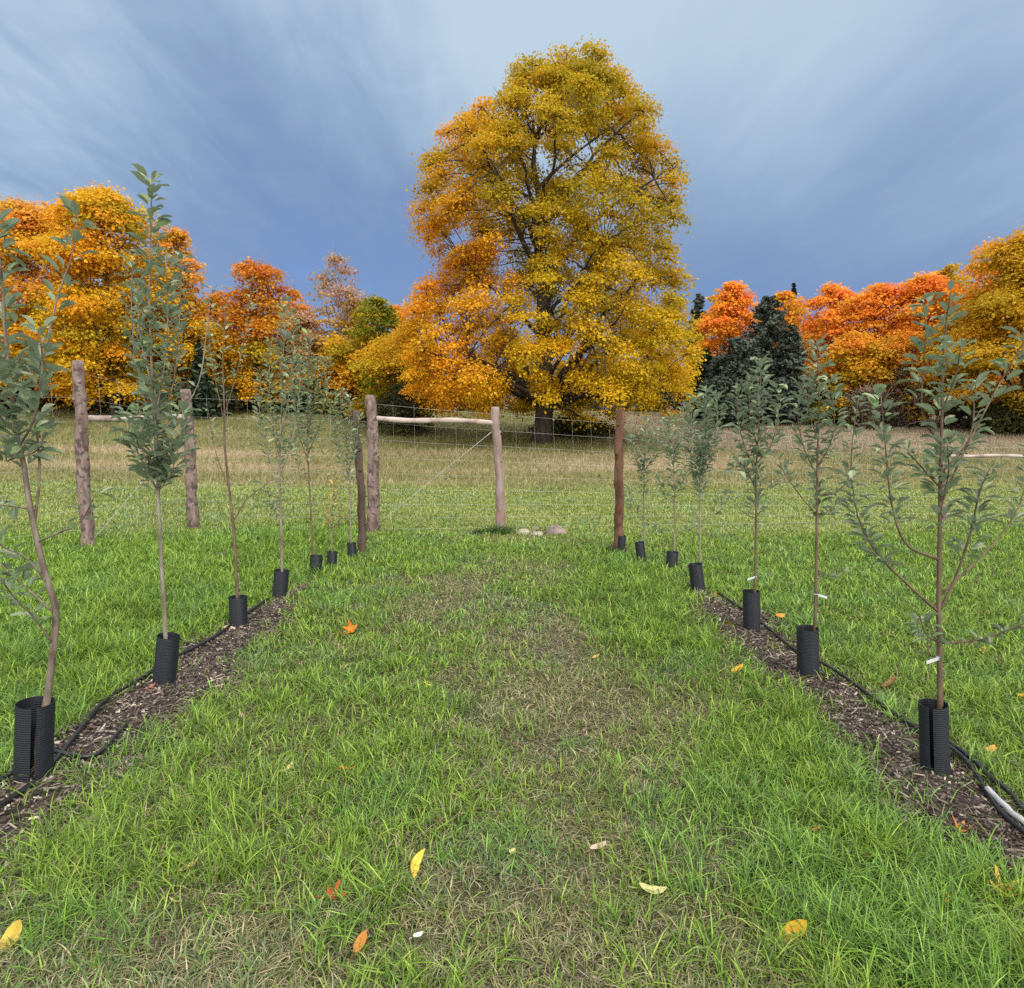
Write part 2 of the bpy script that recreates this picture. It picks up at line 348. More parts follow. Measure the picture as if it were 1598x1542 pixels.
def make_chips():
    n = 34000; side = rng.choice([-1, 1], n); y = .5+6.2*rng.random(n)**1.3; a = np.zeros(n); b = np.zeros(n)
    for s in (-1, 1):
        k = side == s; a[k], b[k] = strip_edges(s, y[k])
    u = rng.random(n)*1.3-.15; x = a+(b-a)*u; z = gz(x, y)+.03*np.sin(np.pi*np.clip(u, 0, 1))+.006+rng.random(n)*.012
    Ln = .010+.05*rng.random(n)**3; fib = rng.random(n) < .12; Ln = np.where(fib, .05+.10*rng.random(n), Ln); W = np.where(fib, .002+.002*rng.random(n), .003+.010*rng.random(n)**1.6); H = .0025+.004*rng.random(n)
    az = rng.random(n)*2*math.pi; ti = rng.normal(0, .45, n)*np.where(fib, .35, 1)
    d = np.stack([np.cos(az)*np.cos(ti), np.sin(az)*np.cos(ti), np.sin(ti)], -1); s_ = np.stack([-np.sin(az), np.cos(az), rng.normal(0, .3, n)], -1); up = np.cross(d, s_)
    c = np.stack([x, y, z], -1); V = []
    for sx, sy, sz in ((-1, -1, 0), (1, -1, 0), (1, 1, 0), (-1, 1, 0), (-1, -1, 1), (1, -1, 1), (1, 1, 1), (-1, 1, 1)):
        V.append(c+d*(sx*Ln/2*(1-.25*(sy > 0)))[:, None]+s_*(sy*W/2)[:, None]+up*(sz*H)[:, None])
    V = np.stack(V, 1).reshape(-1, 3)
    f = np.array([[0, 3, 2, 1], [4, 5, 6, 7], [0, 1, 5, 4], [1, 2, 6, 5], [2, 3, 7, 6], [3, 0, 4, 7]])
    F = (np.arange(n)[:, None, None]*8+f[None]).reshape(-1, 4)
    pal = np.array([(.035, .026, .023), (.065, .048, .042), (.12, .09, .08), (.19, .155, .14), (.31, .26, .22), (.52, .45, .36)])
    k = rng.choice(6, n, p=[.22, .24, .23, .18, .105, .025]); C = np.repeat(pal[k]*(.8+.4*rng.random((n, 1))), 8, 0)
    tag(link_mesh('wood_chips', np_mesh('wood_chips', V, [F], C), M_chip), 'loose wood chips scattered over the mulch strips', None, None, 'stuff')
make_chips()

# ------------------------------------------------------------------ grass
def blades(x, y, z, h, w, lean, col, az=None):
    n = len(x); az = rng.random(n)*2*math.pi if az is None else az; la = az+math.pi/2+rng.normal(0, .6, n)
    s = np.stack([np.cos(az), np.sin(az), np.zeros(n)], -1); l = np.stack([np.cos(la), np.sin(la), np.zeros(n)], -1)
    base = np.stack([x, y, z], -1); V = []
    for t, wt in ((0, .8), (.4, 1.0), (.75, .6)):
        c = base+l*(h*lean*t*t)[:, None]; c[:, 2] += h*t*(1-.42*np.minimum(lean, 1.6)*t)
        V.append(c-s*(w*wt/2)[:, None]); V.append(c+s*(w*wt/2)[:, None])
    c = base+l*(h*lean)[:, None]; c[:, 2] += h*(1-.42*np.minimum(lean, 1.6)*1.15); V.append(c)
    V = np.stack(V, 1).reshape(-1, 3); o = np.arange(n)[:, None]*7
    Q = np.concatenate([o+np.array([[0, 1, 3, 2]]), o+np.array([[2, 3, 5, 4]])]); T = o+np.array([[4, 5, 6]])
    return V, Q, T, np.repeat(col, 7, 0)
def scatter(y0, y1, dens, marg=2.0):
    """points with density dens(y) inside the widened view wedge"""
    X, Y = [], []
    edges = np.geomspace(y0, y1, 60)
    for a, b in zip(edges[:-1], edges[1:]):
        ym = (a+b)/2; hw = .80*ym+marg; k = int(dens(ym)*(b-a)*2*hw)
        X.append((rng.random(k)*2-1)*hw+.02*ym); Y.append(a+(b-a)*rng.random(k))
    return np.concatenate(X), np.concatenate(Y)
LUSH = np.array([(.155, .285, .028), (.205, .35, .034), (.125, .225, .032), (.28, .385, .065), (.105, .18, .04)])
MID = np.array([(.155, .205, .06), (.21, .25, .08), (.12, .165, .055), (.28, .29, .12), (.115, .175, .07)])
DRY = np.array([(.28, .25, .12), (.38, .33, .18), (.22, .20, .08), (.18, .15, .09), (.45, .40, .25)])
def make_lawn():
    x, y = scatter(.7, 19.0, lambda d: 12500*(2.0/max(d, 1.6))**1.2)
    # pull blades together into tufts
    cx, cy = np.round(x/.055), np.round(y/.055); jx = (vnoise(cx*3.1, cy*2.7, 61)-.5)*.05+cx*.055; jy = (vnoise(cx*2.3, cy*3.3, 62)-.5)*.05+cy*.055
    g = .5*rng.random(len(x)); near = y < 7
    x = np.where(near, lerp(x, jx, g), x); y = np.where(near, lerp(y, jy, g), y)
    w = wear(x, y); mm = mulch_mask(x, y); a, b = fieldmix(x, y)
    tuft = fbm(x*6, y*6, 63, 2); big = fbm(x*1.6+9, y*1.6, 64, 3); spot = .8*sstep(.60, .70, fbm(x*5.4+2, y*5.0, 67, 3))*sstep(2.3, 1.6, np.abs(x))*sstep(7.5, 4, y)
    small = fbm(x*11, y*11, 68, 2); w = np.clip(w+(small-.5)*.9*sstep(9, 4, y), 0, 1)
    keep = rng.random(len(x)) < (1-mm*(.86+.12*(fbm(x*5, y*5, 53, 2) < .56)))*(1-.42*w*w*(.5+1.0*(1-tuft)))*(1-.86*spot)
    keep &= ~((y > 17) & (rng.random(len(x)) < (y-17)/2.5))
    x, y, w, a, tuft, big, mm = [v[keep] for v in (x, y, w, a, tuft, big, mm)]; n = len(x)
    lush = np.clip(1-w*1.5+(big-.5)*1.2, 0, 1)
    edge = np.maximum(sstep(-2.15, -2.6, x), .75*np.exp(-((x-1.45)/.45)**2)*sstep(1.0, 2.0, y)); lush = np.clip(lush*.72+edge*.5, 0, 1)
    r = rng.random(n); kind = np.where(r < lush*.88, 0, np.where(r < .60+.34*lush-.22*w, 1, 2))
    pick = rng.integers(0, 5, n); col = np.where((kind == 0)[:, None], LUSH[pick], np.where((kind == 1)[:, None], MID[pick], DRY[pick]))
    fld = np.array([(.23, .29, .075), (.29, .32, .11), (.19, .27, .06), (.36, .34, .16), (.24, .31, .075)])[pick]
    bl = fbm(x*.5, y*.9, 66); fld = fld*(.8+.4*bl)[:, None]
    col = np.where((rng.random(n) < a*.9)[:, None], fld, col)
    blue = (fbm(x*2.2, y*2.2, 65, 2) > .62)[:, None]; col = np.where(blue & (kind < 2)[:, None], col*np.array([.92, 1.0, 1.3]), col)
    col = col*(.62+.76*rng.random((n, 1)))
    h = 1.0*np.where(kind == 0, .055+.085*rng.random(n), np.where(kind == 1, .035+.055*rng.random(n), .03+.06*rng.random(n)))*(.35+1.25*tuft)*(1-.3*w)
    h *= 1+.35*np.clip(edge, 0, 1); h *= lerp(1, .75, a)
    wd = (.0032+.0026*rng.random(n))*np.maximum(1, (y/2.6))**.78*np.where(kind == 2, .8, 1)
    lean = .25+1.0*rng.random(n)**1.3+np.where(kind == 2, .5, 0)
    z = gz(x, y)-.004
    V, Q, T, C = blades(x, y, z, h, wd, lean, col)
    tag(link_mesh('lawn_grass', np_mesh('lawn_grass', V, [Q, T], C), M_grass), 'short patchy green grass of the orchard lane', None, None, 'stuff')
    # flat mat of dead thatch between the living blades
    x, y = scatter(.7, 8.5, lambda d: 5200*(2.0/max(d, 1.6))**1.3, 1.2); keep = (np.abs(x) < 1.9) & (rng.random(len(x)) < .25+.75*wear(x, y)) & (mulch_mask(x, y) < .5); x, y = x[keep], y[keep]; n = len(x)
    pal = np.array([(.20, .165, .11), (.29, .25, .165), (.12, .095, .075), (.17, .18, .085), (.36, .32, .22), (.14, .17, .07)]); C = pal[rng.integers(0, 6, n)]*(.7+.6*rng.random((n, 1)))
    V, Q, T, C = blades(x, y, gz(x, y)+.002, .012+.03*rng.random(n), (.0026+.0022*rng.random(n))*np.maximum(1, y/2.6)**.7, 1.2+2.2*rng.random(n), C)
    tag(link_mesh('dead_thatch', np_mesh('dead_thatch', V, [Q, T], C), M_grass), 'flat mat of dead grass in the worn lane', None, None, 'stuff')
    # long dry grass of the hillside
    x, y = scatter(16.8, 62, lambda d: 175*(18/d)**1.0, 4.0)
    keep = rng.random(len(x)) < sstep(16.8, 19.0, y+(fbm(x*.3, y*.5, 71)-.5)*3); x, y = x[keep], y[keep]; n = len(x)
    gc = ground_col(x, y)*(.75+.65*rng.random((n, 1))); st = rng.random(n) < .15; gc[st] = gc[st]*1.25+.03
    h = (.12+.25*rng.random(n)**1.5)*(.6+.8*fbm(x*.4, y*.6, 72)); wd = .014*(y/18)**.6*(.7+.6*rng.random(n))
    V, Q, T, C = blades(x, y, gz(x, y)-.01, h, wd, .3+.9*rng.random(n), gc)
    tag(link_mesh('meadow_grass', np_mesh('meadow_grass', V, [Q, T], C), M_grass), 'long dry tan grass on the hillside meadow', None, None, 'stuff')
make_lawn()

# ------------------------------------------------------------------ big trees
def leaf_quads(c, size, nrm, cols):
    n = len(c); nrm = nrm/np.linalg.norm(nrm, axis=1)[:, None]
    r = rng.normal(size=(n, 3)); u = np.cross(nrm, r); u /= np.linalg.norm(u, axis=1)[:, None]; v = np.cross(nrm, u)
    s = size[:, None]; k = .35+.35*rng.random((n, 1))
    V = np.stack([c-u*s*.6, c+v*s*k-nrm*s*.12, c+u*s*.6, c-v*s*k-nrm*s*.12], 1).reshape(-1, 3)
    return V, np.arange(4*n).reshape(n, 4), np.repeat(cols, 4, 0)
def clump_leaves(cl, per_m2, size, colfun, zflat=.55, droop=.25, axis=None):
    """cl: (n,6) centres + radii. Leaves sit mostly in the upper and outer shell of each clump."""
    out = []
    for k in range(len(cl)):
        c, r = cl[k, :3], cl[k, 3:6]; n = max(20, int(per_m2*r[0]*r[1]*(.75+.5*rng.random())))
        d = rng.normal(size=(n, 3)); d /= np.linalg.norm(d, axis=1)[:, None]; fl = (d[:, 2] < -.15) & (rng.random(n) < .65); d[:, 2] = np.where(fl, -d[:, 2]*.6, d[:, 2])
        rad = rng.random(n)**.45*(1+.22*rng.normal(size=n)*.6)
        q = d*rad[:, None]*r
        if axis is not None:
            o = c-axis(c[2]); o[2] = 0; L = np.linalg.norm(o)+1e-6; q[:, 2] -= droop*(q@(o/L))
        p = c+q; nrm = d*.6+rng.normal(size=(n, 3))*.55+np.array([0, 0, .75])
        out.append((p, size*(.6+.8*rng.random(n)), nrm, np.full(n, k)))
    p = np.concatenate([o[0] for o in out]); s = np.concatenate([o[1] for o in out]); nr = np.concatenate([o[2] for o in out]); kk = np.concatenate([o[3] for o in out])
    return leaf_quads(p, s, nr, colfun(p, kk))

def limb_path(a, b, sag=.15, n=7, wob=.06):
    a, b = np.asarray(a), np.asarray(b); L = np.linalg.norm(b-a); t = np.linspace(0, 1, n)[:, None]
    p = a+(b-a)*t; p[:, 2] += (np.sin(t[:, 0]*math.pi)*sag*L); w = rng.normal(size=(n, 3))*wob*L*.3; w[0] = 0; w[-1] = 0
    return p+w

def big_maple():
    global rng
    rng = np.random.default_rng(11)
    D = 32.0; base = at(842, D)
    rows = [(84, 800, 985), (92, 795, 990), (130, 784, 1000), (165, 775, 1005), (185, 712, 1030), (232, 652, 1046), (300, 632, 1072), (360, 622, 1068), (395, 652, 1055), (420, 672, 1060),
            (450, 632, 1074), (490, 606, 1085), (545, 600, 1100), (600, 615, 1092), (645, 645, 1064), (676, 700, 1060)]
    tab = np.array([(P(850, y, D)[2], P(l, y, D)[0], P(r, y, D)[0]) for y, l, r in rows])[::-1]
    zs, xl, xr = tab[:, 0], tab[:, 1], tab[:, 2]; top, bot = zs[-1], zs[1]
    root = empty('maple_tree', base, 'huge golden sugar maple standing alone behind the wooden brace, tallest tree', 'tree')
    ax = lambda z: np.array([base[0]+.25*math.sin(z*.3), base[1], z])
    cl, z = [], 0
    tries = 0
    for px_, py_ in ((808, 100), (848, 98), (925, 104), (968, 112), (735, 200), (890, 638), (955, 642), (1048, 640), (1000, 630), (920, 646), (700, 628), (760, 634), (820, 625)):
        q_ = P(px_, py_+10, D+rng.normal(0, .8)); cl.append((*q_, .7, .7, .65))
    for z in np.arange(bot+.9, top-.6, .82):                   # the outer sprays, all the way up both flanks, front and back
        L, Rr = np.interp(z+.35, zs, xl), np.interp(z+.35, zs, xr); L0_, R0_ = np.interp(z, zs, xl), np.interp(z, zs, xr); L, Rr = max(L, L0_), min(Rr, R0_); cx, hw = (L+Rr)/2, (Rr-L)/2
        for th in np.linspace(0, 2*math.pi, max(5, int(hw*1.9)), endpoint=False)+(z*2.1 % 6.28)*0:
            r = .62+.45*rng.random(); th_ = th+rng.normal(0, .12); q = (hw-r*.9)*(.93+.12*rng.random()) if abs(math.cos(th)) > .8 else (hw-r*.8)*(.72+.25*rng.random())
            if rng.random() < .14: continue
            cl.append((cx+math.cos(th_)*q, base[1]+math.sin(th_)*min(q, 6.4), z+rng.normal(0, .25), r, r, r*(.6+.4*rng.random())))
    while len(cl) < 520 and tries < 60000:
        tries += 1
        z = bot+.3+(top-bot-.5)*rng.random()**1.06
        L, Rr = np.interp(z, zs, xl), np.interp(z, zs, xr); r = (.55+.65*rng.random()); rz_ = .65+.5*rng.random()
        z2 = z+r*rz_*.8; L2, R2 = np.interp(z2, zs, xl, right=99), np.interp(z2, zs, xr, right=-99)
        if z2 > top-.35: continue
        L, Rr = max(L, L2-.3), min(Rr, R2+.3); cx, hw = (L+Rr)/2, (Rr-L)/2
        q = rng.random()**.40; th = rng.random()*2*math.pi; lim = max(.05, hw-r*.9)
        x = cx+math.cos(th)*q*lim; y = base[1]+math.sin(th)*q*min(lim, 6.6); hole = 0
        for hx, hy, hr, hs in ((905, 235, 40, .6), (960, 330, 30, .65), (735, 390, 26, .8), (1030, 405, 18, .6), (785, 425, 26, .8), (850, 250, 26, .65), (1000, 310, 22, .7), (880, 300, 20, .7), (770, 330, 16, .7), (690, 480, 14, .7), (825, 500, 18, .8)):
            h0 = P(hx, hy, D); dd = math.hypot(x-h0[0], z-h0[2])/(hr/1000*D)
            if dd < 1.1: hole = max(hole, hs)
        if rng.random() < hole: continue
        if any((c[0]-x)**2+(c[1]-y)**2+((c[2]-z)*1.4)**2 < (.56*r)**2 for c in cl): continue
        cl.append((x, y, z, r, r, r*rz_))
    cl = np.array(cl); n = len(cl)
    hgt = (cl[:, 2]-bot)/(top-bot); side = (cl[:, 0]-base[0])/8.0
    olive, gold, orange, yellow, lime = [np.array(c) for c in ((.34, .28, .014), (.56, .37, .014), (.80, .34, .020), (.84, .515, .015), (.48, .43, .016))]
    cc = np.zeros((n, 3))
    for k in range(n):
        h, s = hgt[k], side[k]
        w_or = max(0, -s*1.25-.05)+(.55 if h < .45 and s < -.15 else 0)+(.25 if h > .62 and s > .45 else 0)+.25*rng.random()-.1; w_y = max(0, .46-h)*2.3; w_ol = .55+1.0*max(0, min(h, .75)-.25); w_l = max(0, .5-h)*1.1*(1 if s > -.2 else .3); w_g = .55
        ws = np.array([w_ol, w_g, max(0, w_or)*1.2, w_y*(1.2 if s < .1 else .8), w_l])*(.2+1.4*rng.random(5)); ws = np.maximum(ws, 0)**1.6; ws /= ws.sum()
        cc[k] = ws@np.array([olive, gold, orange, yellow, lime])
    def colf(p, kk):
        c = cc[kk]*(.82+.36*rng.random((len(p), 1))); j = rng.random(len(p)) < .12; c[j] = lerp(c[j], orange, .5); return c
    V, Q, C = clump_leaves(cl, 640, .094, colf, axis=ax, droop=.28)
    V = V-base; link_mesh('crown', np_mesh('crown', V, [Q], C), M_leaf, root)
    mb = MB(); tz = np.linspace(base[2]-.3, top-3.0, 16); tp = np.array([ax(z) for z in tz]); tp[:, 0] += rng.normal(0, .07, 16)*np.linspace(0, 2, 16); tp[0, :2] = base[:2]
    tr = np.interp(np.linspace(0, 1, 16), [0, .06, .3, 1], [.62, .46, .36, .06]); tube(mb, tp, tr, 10, rough=.08)
    nodes = [tuple(p)+(r,) for p, r in zip(tp[3:], tr[3:])]; order = np.argsort(np.hypot(cl[:, 0]-base[0], cl[:, 1]-base[1])); nodes = [np.array(v) for v in nodes]
    far = rng.permutation(n)[:60]
    for k in far:                                            # scaffold limbs, rising from the trunk
        c = cl[k, :3]; run = math.hypot(c[0]-base[0], c[1]-base[1]); z0 = max(base[2]+2.2, c[2]-run*.75); i = np.argmin(abs(tz-z0)); i = min(max(i, 2), 14)
        p = limb_path(tp[i], c, .06, 8); r0 = min(tr[i]*.6, .05+.022*run); tube(mb, p, np.linspace(r0, .025, 8), 6)
        nodes += [np.array([*q, rr]) for q, rr in zip(p[2:], np.linspace(r0, .025, 8)[2:])]
    NA = np.array(nodes)
    for k in range(n):
        c = cl[k, :3]; dd = np.linalg.norm(NA[:, :3]-c, axis=1)+np.where(NA[:, 2] > c[2], 1.0, 0); i = np.argmin(dd)
        if dd[i] > .2: tube(mb, limb_path(NA[i, :3], c, .05, 5), np.linspace(min(.05, NA[i, 3]), .015, 5), 5, cap=False)
        for _ in range(3):
            e = c+np.clip(rng.normal(size=3), -1.1, 1.1)*cl[k, 3:6]*.55; tube(mb, limb_path(c, e, .05, 4), np.linspace(.018, .006, 4), 4, cap=False)
    mb.build('trunk', M_bark, root, True, base)
big_maple()

PAL = {
 'gold':   [(.70, .42, .020), (.62, .395, .018), (.72, .355, .020), (.48, .385, .022)],
 'honey':  [(.70, .345, .042), (.66, .37, .030), (.72, .305, .045), (.56, .35, .03)],
 'orange': [(.74, .34, .024), (.68, .36, .022), (.74, .29, .030), (.58, .34, .026)],
 'flame':  [(.84, .315, .040), (.82, .35, .032), (.80, .255, .045), (.80, .40, .034)],
 'rust':   [(.58, .20, .024), (.62, .26, .020), (.52, .16, .03), (.58, .30, .02)],
 'amber':  [(.54, .34, .018), (.60, .37, .018), (.46, .32, .020), (.62, .33, .020)],
 'green':  [(.20, .22, .014), (.30, .28, .014), (.16, .19, .02), (.42, .33, .015)],
 'pink':   [(.52, .33, .22), (.46, .26, .14), (.50, .30, .10), (.40, .30, .15)],
 'brown':  [(.13, .10, .07), (.17, .12, .09), (.10, .085, .06), (.16, .14, .06)],
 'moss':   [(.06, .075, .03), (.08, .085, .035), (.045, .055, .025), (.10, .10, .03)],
}
def leafy(name, label, cat, px, ytop, hw, D, pals, shape='round', skirt=.06, dens=1.0, group='autumn trees along the far edge of the meadow', leaf=None, depth=1.0, twiggy=0, flat=.6, nclump=None):
    base = at(px, D); top = P(px, ytop, D)[2]; H = top-base[2]; W = hw/1000*D; root = empty(name, base, label, cat, group)
    leaf = leaf or .0036*D; z0 = base[2]+H*skirt
    prof = {'round': ([0, .12, .35, .6, .8, .93, 1], [.85, 1, 1.05, .98, .78, .52, .2]),
            'oval': ([0, .15, .4, .65, .85, 1], [.7, .95, 1.05, .9, .6, .2]),
            'fan': ([0, .2, .5, .75, .92, 1], [.7, .85, .95, 1, .8, .4]),
            'cone': ([0, .08, .3, .6, .85, 1], [.85, 1, .8, .5, .22, .02])}[shape]
    R0 = lambda t: np.interp(t, *prof)*W
    nc = nclump or int(np.clip(40+H*W*2.2, 45, 240)); cl = []
    ph0 = rng.random()*6.28
    for k in range(nc):
        t = rng.random()**.92; rr = R0(t); r = np.clip((.24+.2*rng.random())*W*(.55+.6*np.interp(t, *prof)), .3, 1.3)
        th = rng.random()*2*math.pi; rr *= 1+.16*math.sin(2*th+ph0+t*4)+.12*math.sin(3*th+2*ph0-t*7); q = rng.random()**.45*max(.05, rr-r*.45)
        cl.append((base[0]+math.cos(th)*q, base[1]+math.sin(th)*q*depth, min(z0+(top-z0)*t, top-r*.35), r, r, r*flat*(.8+.5*rng.random())))
    cl = np.array(cl); P4 = np.array(PAL[pals[0]]); P5 = np.array(PAL[pals[-1]])
    ck = rng.integers(0, 4, nc); tt = np.clip((cl[:, 2]-base[2])/H+rng.normal(0, .12, nc), 0, 1)[:, None]
    cc = lerp(P5[ck], P4[rng.integers(0, 4, nc)], sstep(.25, .75, tt))
    ax = lambda z: np.array([base[0], base[1], z])
    V, Q, C = clump_leaves(cl, 3.6*dens/leaf**2, leaf, lambda p, kk: cc[kk]*(.80+.4*rng.random((len(p), 1))), axis=ax, droop=.2)
    link_mesh('crown', np_mesh('crown', V-base, [Q], C), M_leaf, root)
    mb = MB(); tp = np.array([base+np.array([.02*W*math.sin(k*1.3)*k*.3, 0, -.2+(H*.88)*k/9]) for k in range(10)]); tr = np.linspace(max(.04, .016*H), .02, 10); tube(mb, tp, tr, 7)
    for k in range(min(nc, 46)):
        c = cl[k, :3]; run = math.hypot(*(c[:2]-base[:2])); i = int(np.clip((c[2]-run*.9-base[2])/(H*.88)*9, 1, 8)); tube(mb, limb_path(tp[i], c, .04, 5), np.linspace(min(tr[i]*.6, .03+.01*run), .012, 5), 5, cap=False)
        for _ in range(twiggy):
            e = c+rng.normal(size=3)*cl[k, 3:6]*.8+np.array([0, 0, .5]); tube(mb, limb_path(c, e, .03, 4), np.linspace(.02, .008, 4), 4, cap=False)
    mb.build('trunk', M_bark if not twiggy else M_twig, root, True, base)
    return root
M_twig = noisy_mat('pale_twigs', (.22, .17, .15), (.36, .29, .27), 8)
def conifer(name, label, px, ytop, hw, D, cols, wide=False, group='dark evergreens among the autumn trees'):
    base = at(px, D); top = P(px, ytop, D)[2]; H = top-base[2]; W = hw/1000*D; root = empty(name, base, label, 'evergreen tree', group)
    pts, nrm, kk = [], [], []; nt = int(26+H*2); mb = MB(); leaf = .0040*D
    for k in range(nt):
        t = (k+.5*rng.random())/nt; z = base[2]+H*(.03+.97*t)
        r = W*((1-t)**.8*(1-.25*(t < .06)) if not wide else np.interp(t, [0, .15, .45, .75, .92, 1], [.85, 1, .95, .72, .42, .15]))*(.75+.4*rng.random())
        nb = max(4, int(9*(1-t)+4))
        for b in range(nb):
            th = rng.random()*6.283; rb = r*(.7+.4*rng.random()); d = np.array([math.cos(th), math.sin(th), -.25 if not wide else .35]); m = int(14+rb*22)
            s = rng.random(m)**.6; p = np.array([base[0], base[1], z])+d*(s*rb)[:, None]+rng.normal(size=(m, 3))*np.array([.12, .12, .09])*rb*.8
            pts.append(p); nrm.append(rng.normal(size=(m, 3))*.6+np.array([0, 0, .7])+d*.3); kk.append(np.full(m, rng.random()))
            tube(mb, [np.array([base[0], base[1], z]), np.array([base[0], base[1], z])+d*rb*.8], [.03, .008], 4, cap=False)
    p = np.concatenate(pts); q = np.concatenate(nrm); kk = np.concatenate(kk); c = np.array(cols); col = lerp(c[0], c[1], kk[:, None])*(.7+.6*rng.random((len(p), 1)))
    V, Q, C = leaf_quads(p, leaf*(.6+.8*rng.random(len(p))), q, col); link_mesh('crown', np_mesh('crown', V-base, [Q], C), M_needle, root)
    tube(mb, [base-np.array([0, 0, .2]), base+np.array([0, 0, H*.95])], [.015*H+.04, .02], 7); mb.build('trunk', M_bark, root, True, base)
def distant_wood():
    n = 46000; x = -75+170*rng.random(n); y = 63+9*rng.random(n); hh = 2.2+3.2*fbm(x*.16, y*0, 81)+2.2*fbm(x*.6, y*0, 82); z = gz(x, y)-.6+(hh+.6)*rng.random(n)
    k = fbm(x*.12+7, y*0, 83); pal = np.array([(.10, .10, .04), (.30, .20, .03), (.45, .22, .03), (.14, .11, .07)]); ci = np.clip((sstep(.25, .75, k)*4+rng.normal(0, .8, n)).astype(int), 0, 3)
    V, Q, C = leaf_quads(np.stack([x, y, z], -1), .42*(.6+.8*rng.random(n)), rng.normal(size=(n, 3))+np.array([0, -.4, .6]), pal[ci]*(.7+.6*rng.random((n, 1))))
    tag(link_mesh('distant_wood', np_mesh('distant_wood', V, [Q], C), M_leaf), 'low far-off wood edge behind the autumn trees', None, None, 'stuff')
distant_wood()
SPRUCE = [(.012, .022, .014), (.035, .055, .030)]; CEDAR = [(.045, .060, .048), (.095, .115, .092)]

T = leafy
T('maple_tree', 'broad golden maple at the far left edge, behind the nearest left sapling', 'tree', -110, 345, 120, 41, ['gold'])
T('maple_tree', 'wide orange-gold maple behind the leaning sapling, left of the tallest left crown', 'tree', 50, 322, 118, 39, ['honey', 'gold'], dens=1.1)
T('maple_tree', 'tallest golden maple of the left group, its crown behind the big bark post', 'tree', 178, 300, 104, 36.5, ['gold', 'gold'], dens=1.1)
T('maple_tree', 'salmon-orange maple on the right end of the left group, behind the tall thin shoot', 'tree', 290, 362, 60, 38, ['honey', 'gold'], shape='oval')
T('maple_tree', 'small reddish maple filling the gap beside the dark spruce', 'tree', 345, 462, 52, 44, ['rust', 'amber'], shape='oval')
T('maple_tree', 'rust-red round-topped maple with yellow lower leaves, left of the bare tree', 'tree', 405, 415, 66, 40, ['rust', 'gold'], shape='fan')
T('aspen_tree', 'pale half-bare tree with thin pinkish twigs, left of the huge maple', 'tree', 532, 400, 58, 45, ['pink', 'amber'], shape='oval', dens=.42, twiggy=3, nclump=95)
T('maple_tree', 'yellow-tan small tree under the half-bare tree', 'tree', 475, 495, 56, 43, ['pink', 'gold'], shape='round', dens=.9)
T('maple_tree', 'low orange tree in front of the half-bare tree', 'tree', 553, 512, 62, 42, ['gold', 'orange'], shape='round', dens=.85)
T('maple_tree', 'green-gold narrow tree rising beside the left flank of the huge maple', 'tree', 590, 466, 62, 41, ['green', 'gold'], shape='oval', dens=1)
T('maple_tree', 'yellow-green low tree tucked behind the left skirt of the huge maple', 'tree', 632, 520, 80, 38, ['gold', 'green'])
T('maple_tree', 'pale yellow tree just right of the huge maple, behind the red-orange cone', 'tree', 1112, 452, 34, 58, ['gold', 'amber'], shape='oval')
T('maple_tree', 'red-orange cone-shaped maple right of the huge maple', 'tree', 1136, 442, 54, 50, ['flame', 'orange'], shape='oval', dens=1.2, nclump=170)
T('maple_tree', 'distant orange-yellow maple around the thin spruce tip', 'tree', 1215, 458, 56, 62, ['orange', 'gold'])
T('maple_tree', 'orange maple with a pale yellow shoulder, right of the dark cedars', 'tree', 1288, 446, 62, 50, ['flame', 'orange'], dens=1.2)
T('maple_tree', 'bright orange maple in the middle of the right group', 'tree', 1358, 447, 68, 47, ['flame', 'orange'], dens=1.2)
T('maple_tree', 'low orange-gold maple standing at the front of the right group', 'tree', 1325, 520, 66, 43, ['orange', 'gold'], dens=1.1)
T('maple_tree', 'orange-red maple directly left of the nearest right sapling tip', 'tree', 1432, 428, 68, 45, ['flame', 'orange'], dens=1.1)
T('maple_tree', 'dull amber maple top showing between two red crowns', 'tree', 1468, 415, 52, 49, ['amber', 'orange'])
T('maple_tree', 'red-topped maple peeping out behind the big amber tree at right', 'tree', 1526, 380, 56, 43, ['flame', 'orange'])
T('maple_tree', 'big amber-gold maple at the right edge of the photo', 'tree', 1592, 362, 116, 36, ['amber', 'amber'], dens=1.2, skirt=.10)
T('maple_tree', 'tan-orange maple between the rust-red tree and the half-bare tree', 'tree', 462, 455, 46, 46, ['honey', 'amber'])
T('maple_tree', 'orange-gold maple close against the left flank of the huge maple', 'tree', 618, 478, 46, 44, ['orange', 'gold'])
T('maple_tree', 'golden tree standing behind the low orange one, right of the half-bare tree', 'tree', 560, 468, 46, 47, ['amber', 'gold'])
T('maple_tree', 'low amber maple in front of the orange-red maples, left of the nearest right sapling', 'tree', 1410, 520, 58, 42, ['orange', 'amber'])
T('maple_tree', 'gold maple low behind the stem of the nearest right sapling', 'tree', 1490, 490, 56, 41, ['amber', 'gold'])
T('maple_tree', 'golden maple filling the space between the two tallest left crowns', 'tree', 240, 400, 74, 41, ['gold', 'amber'])
T('maple_tree', 'golden maple beyond the right edge, behind the big amber tree', 'tree', 1740, 370, 95, 40, ['gold', 'amber'])
sg = 'shrubs in the shade along the tree line'
S = lambda *a, **k: leafy('shrub', *a, group=sg, **k)
S('dark green bush at the foot of the huge maple, behind the pale rail', 'shrub', 625, 600, 44, 35, ['moss'], shape='round', skirt=.0)
S('dark low bush in the shade under the huge maple trunk', 'shrub', 900, 655, 62, 36, ['moss'], shape='round', skirt=.0)
S('dark bush under the golden maples at left', 'shrub', 235, 590, 46, 40, ['moss', 'brown'], skirt=0)
S('brownish bush at the far left under the golden maples', 'shrub', 80, 595, 60, 41, ['brown', 'moss'], skirt=0)
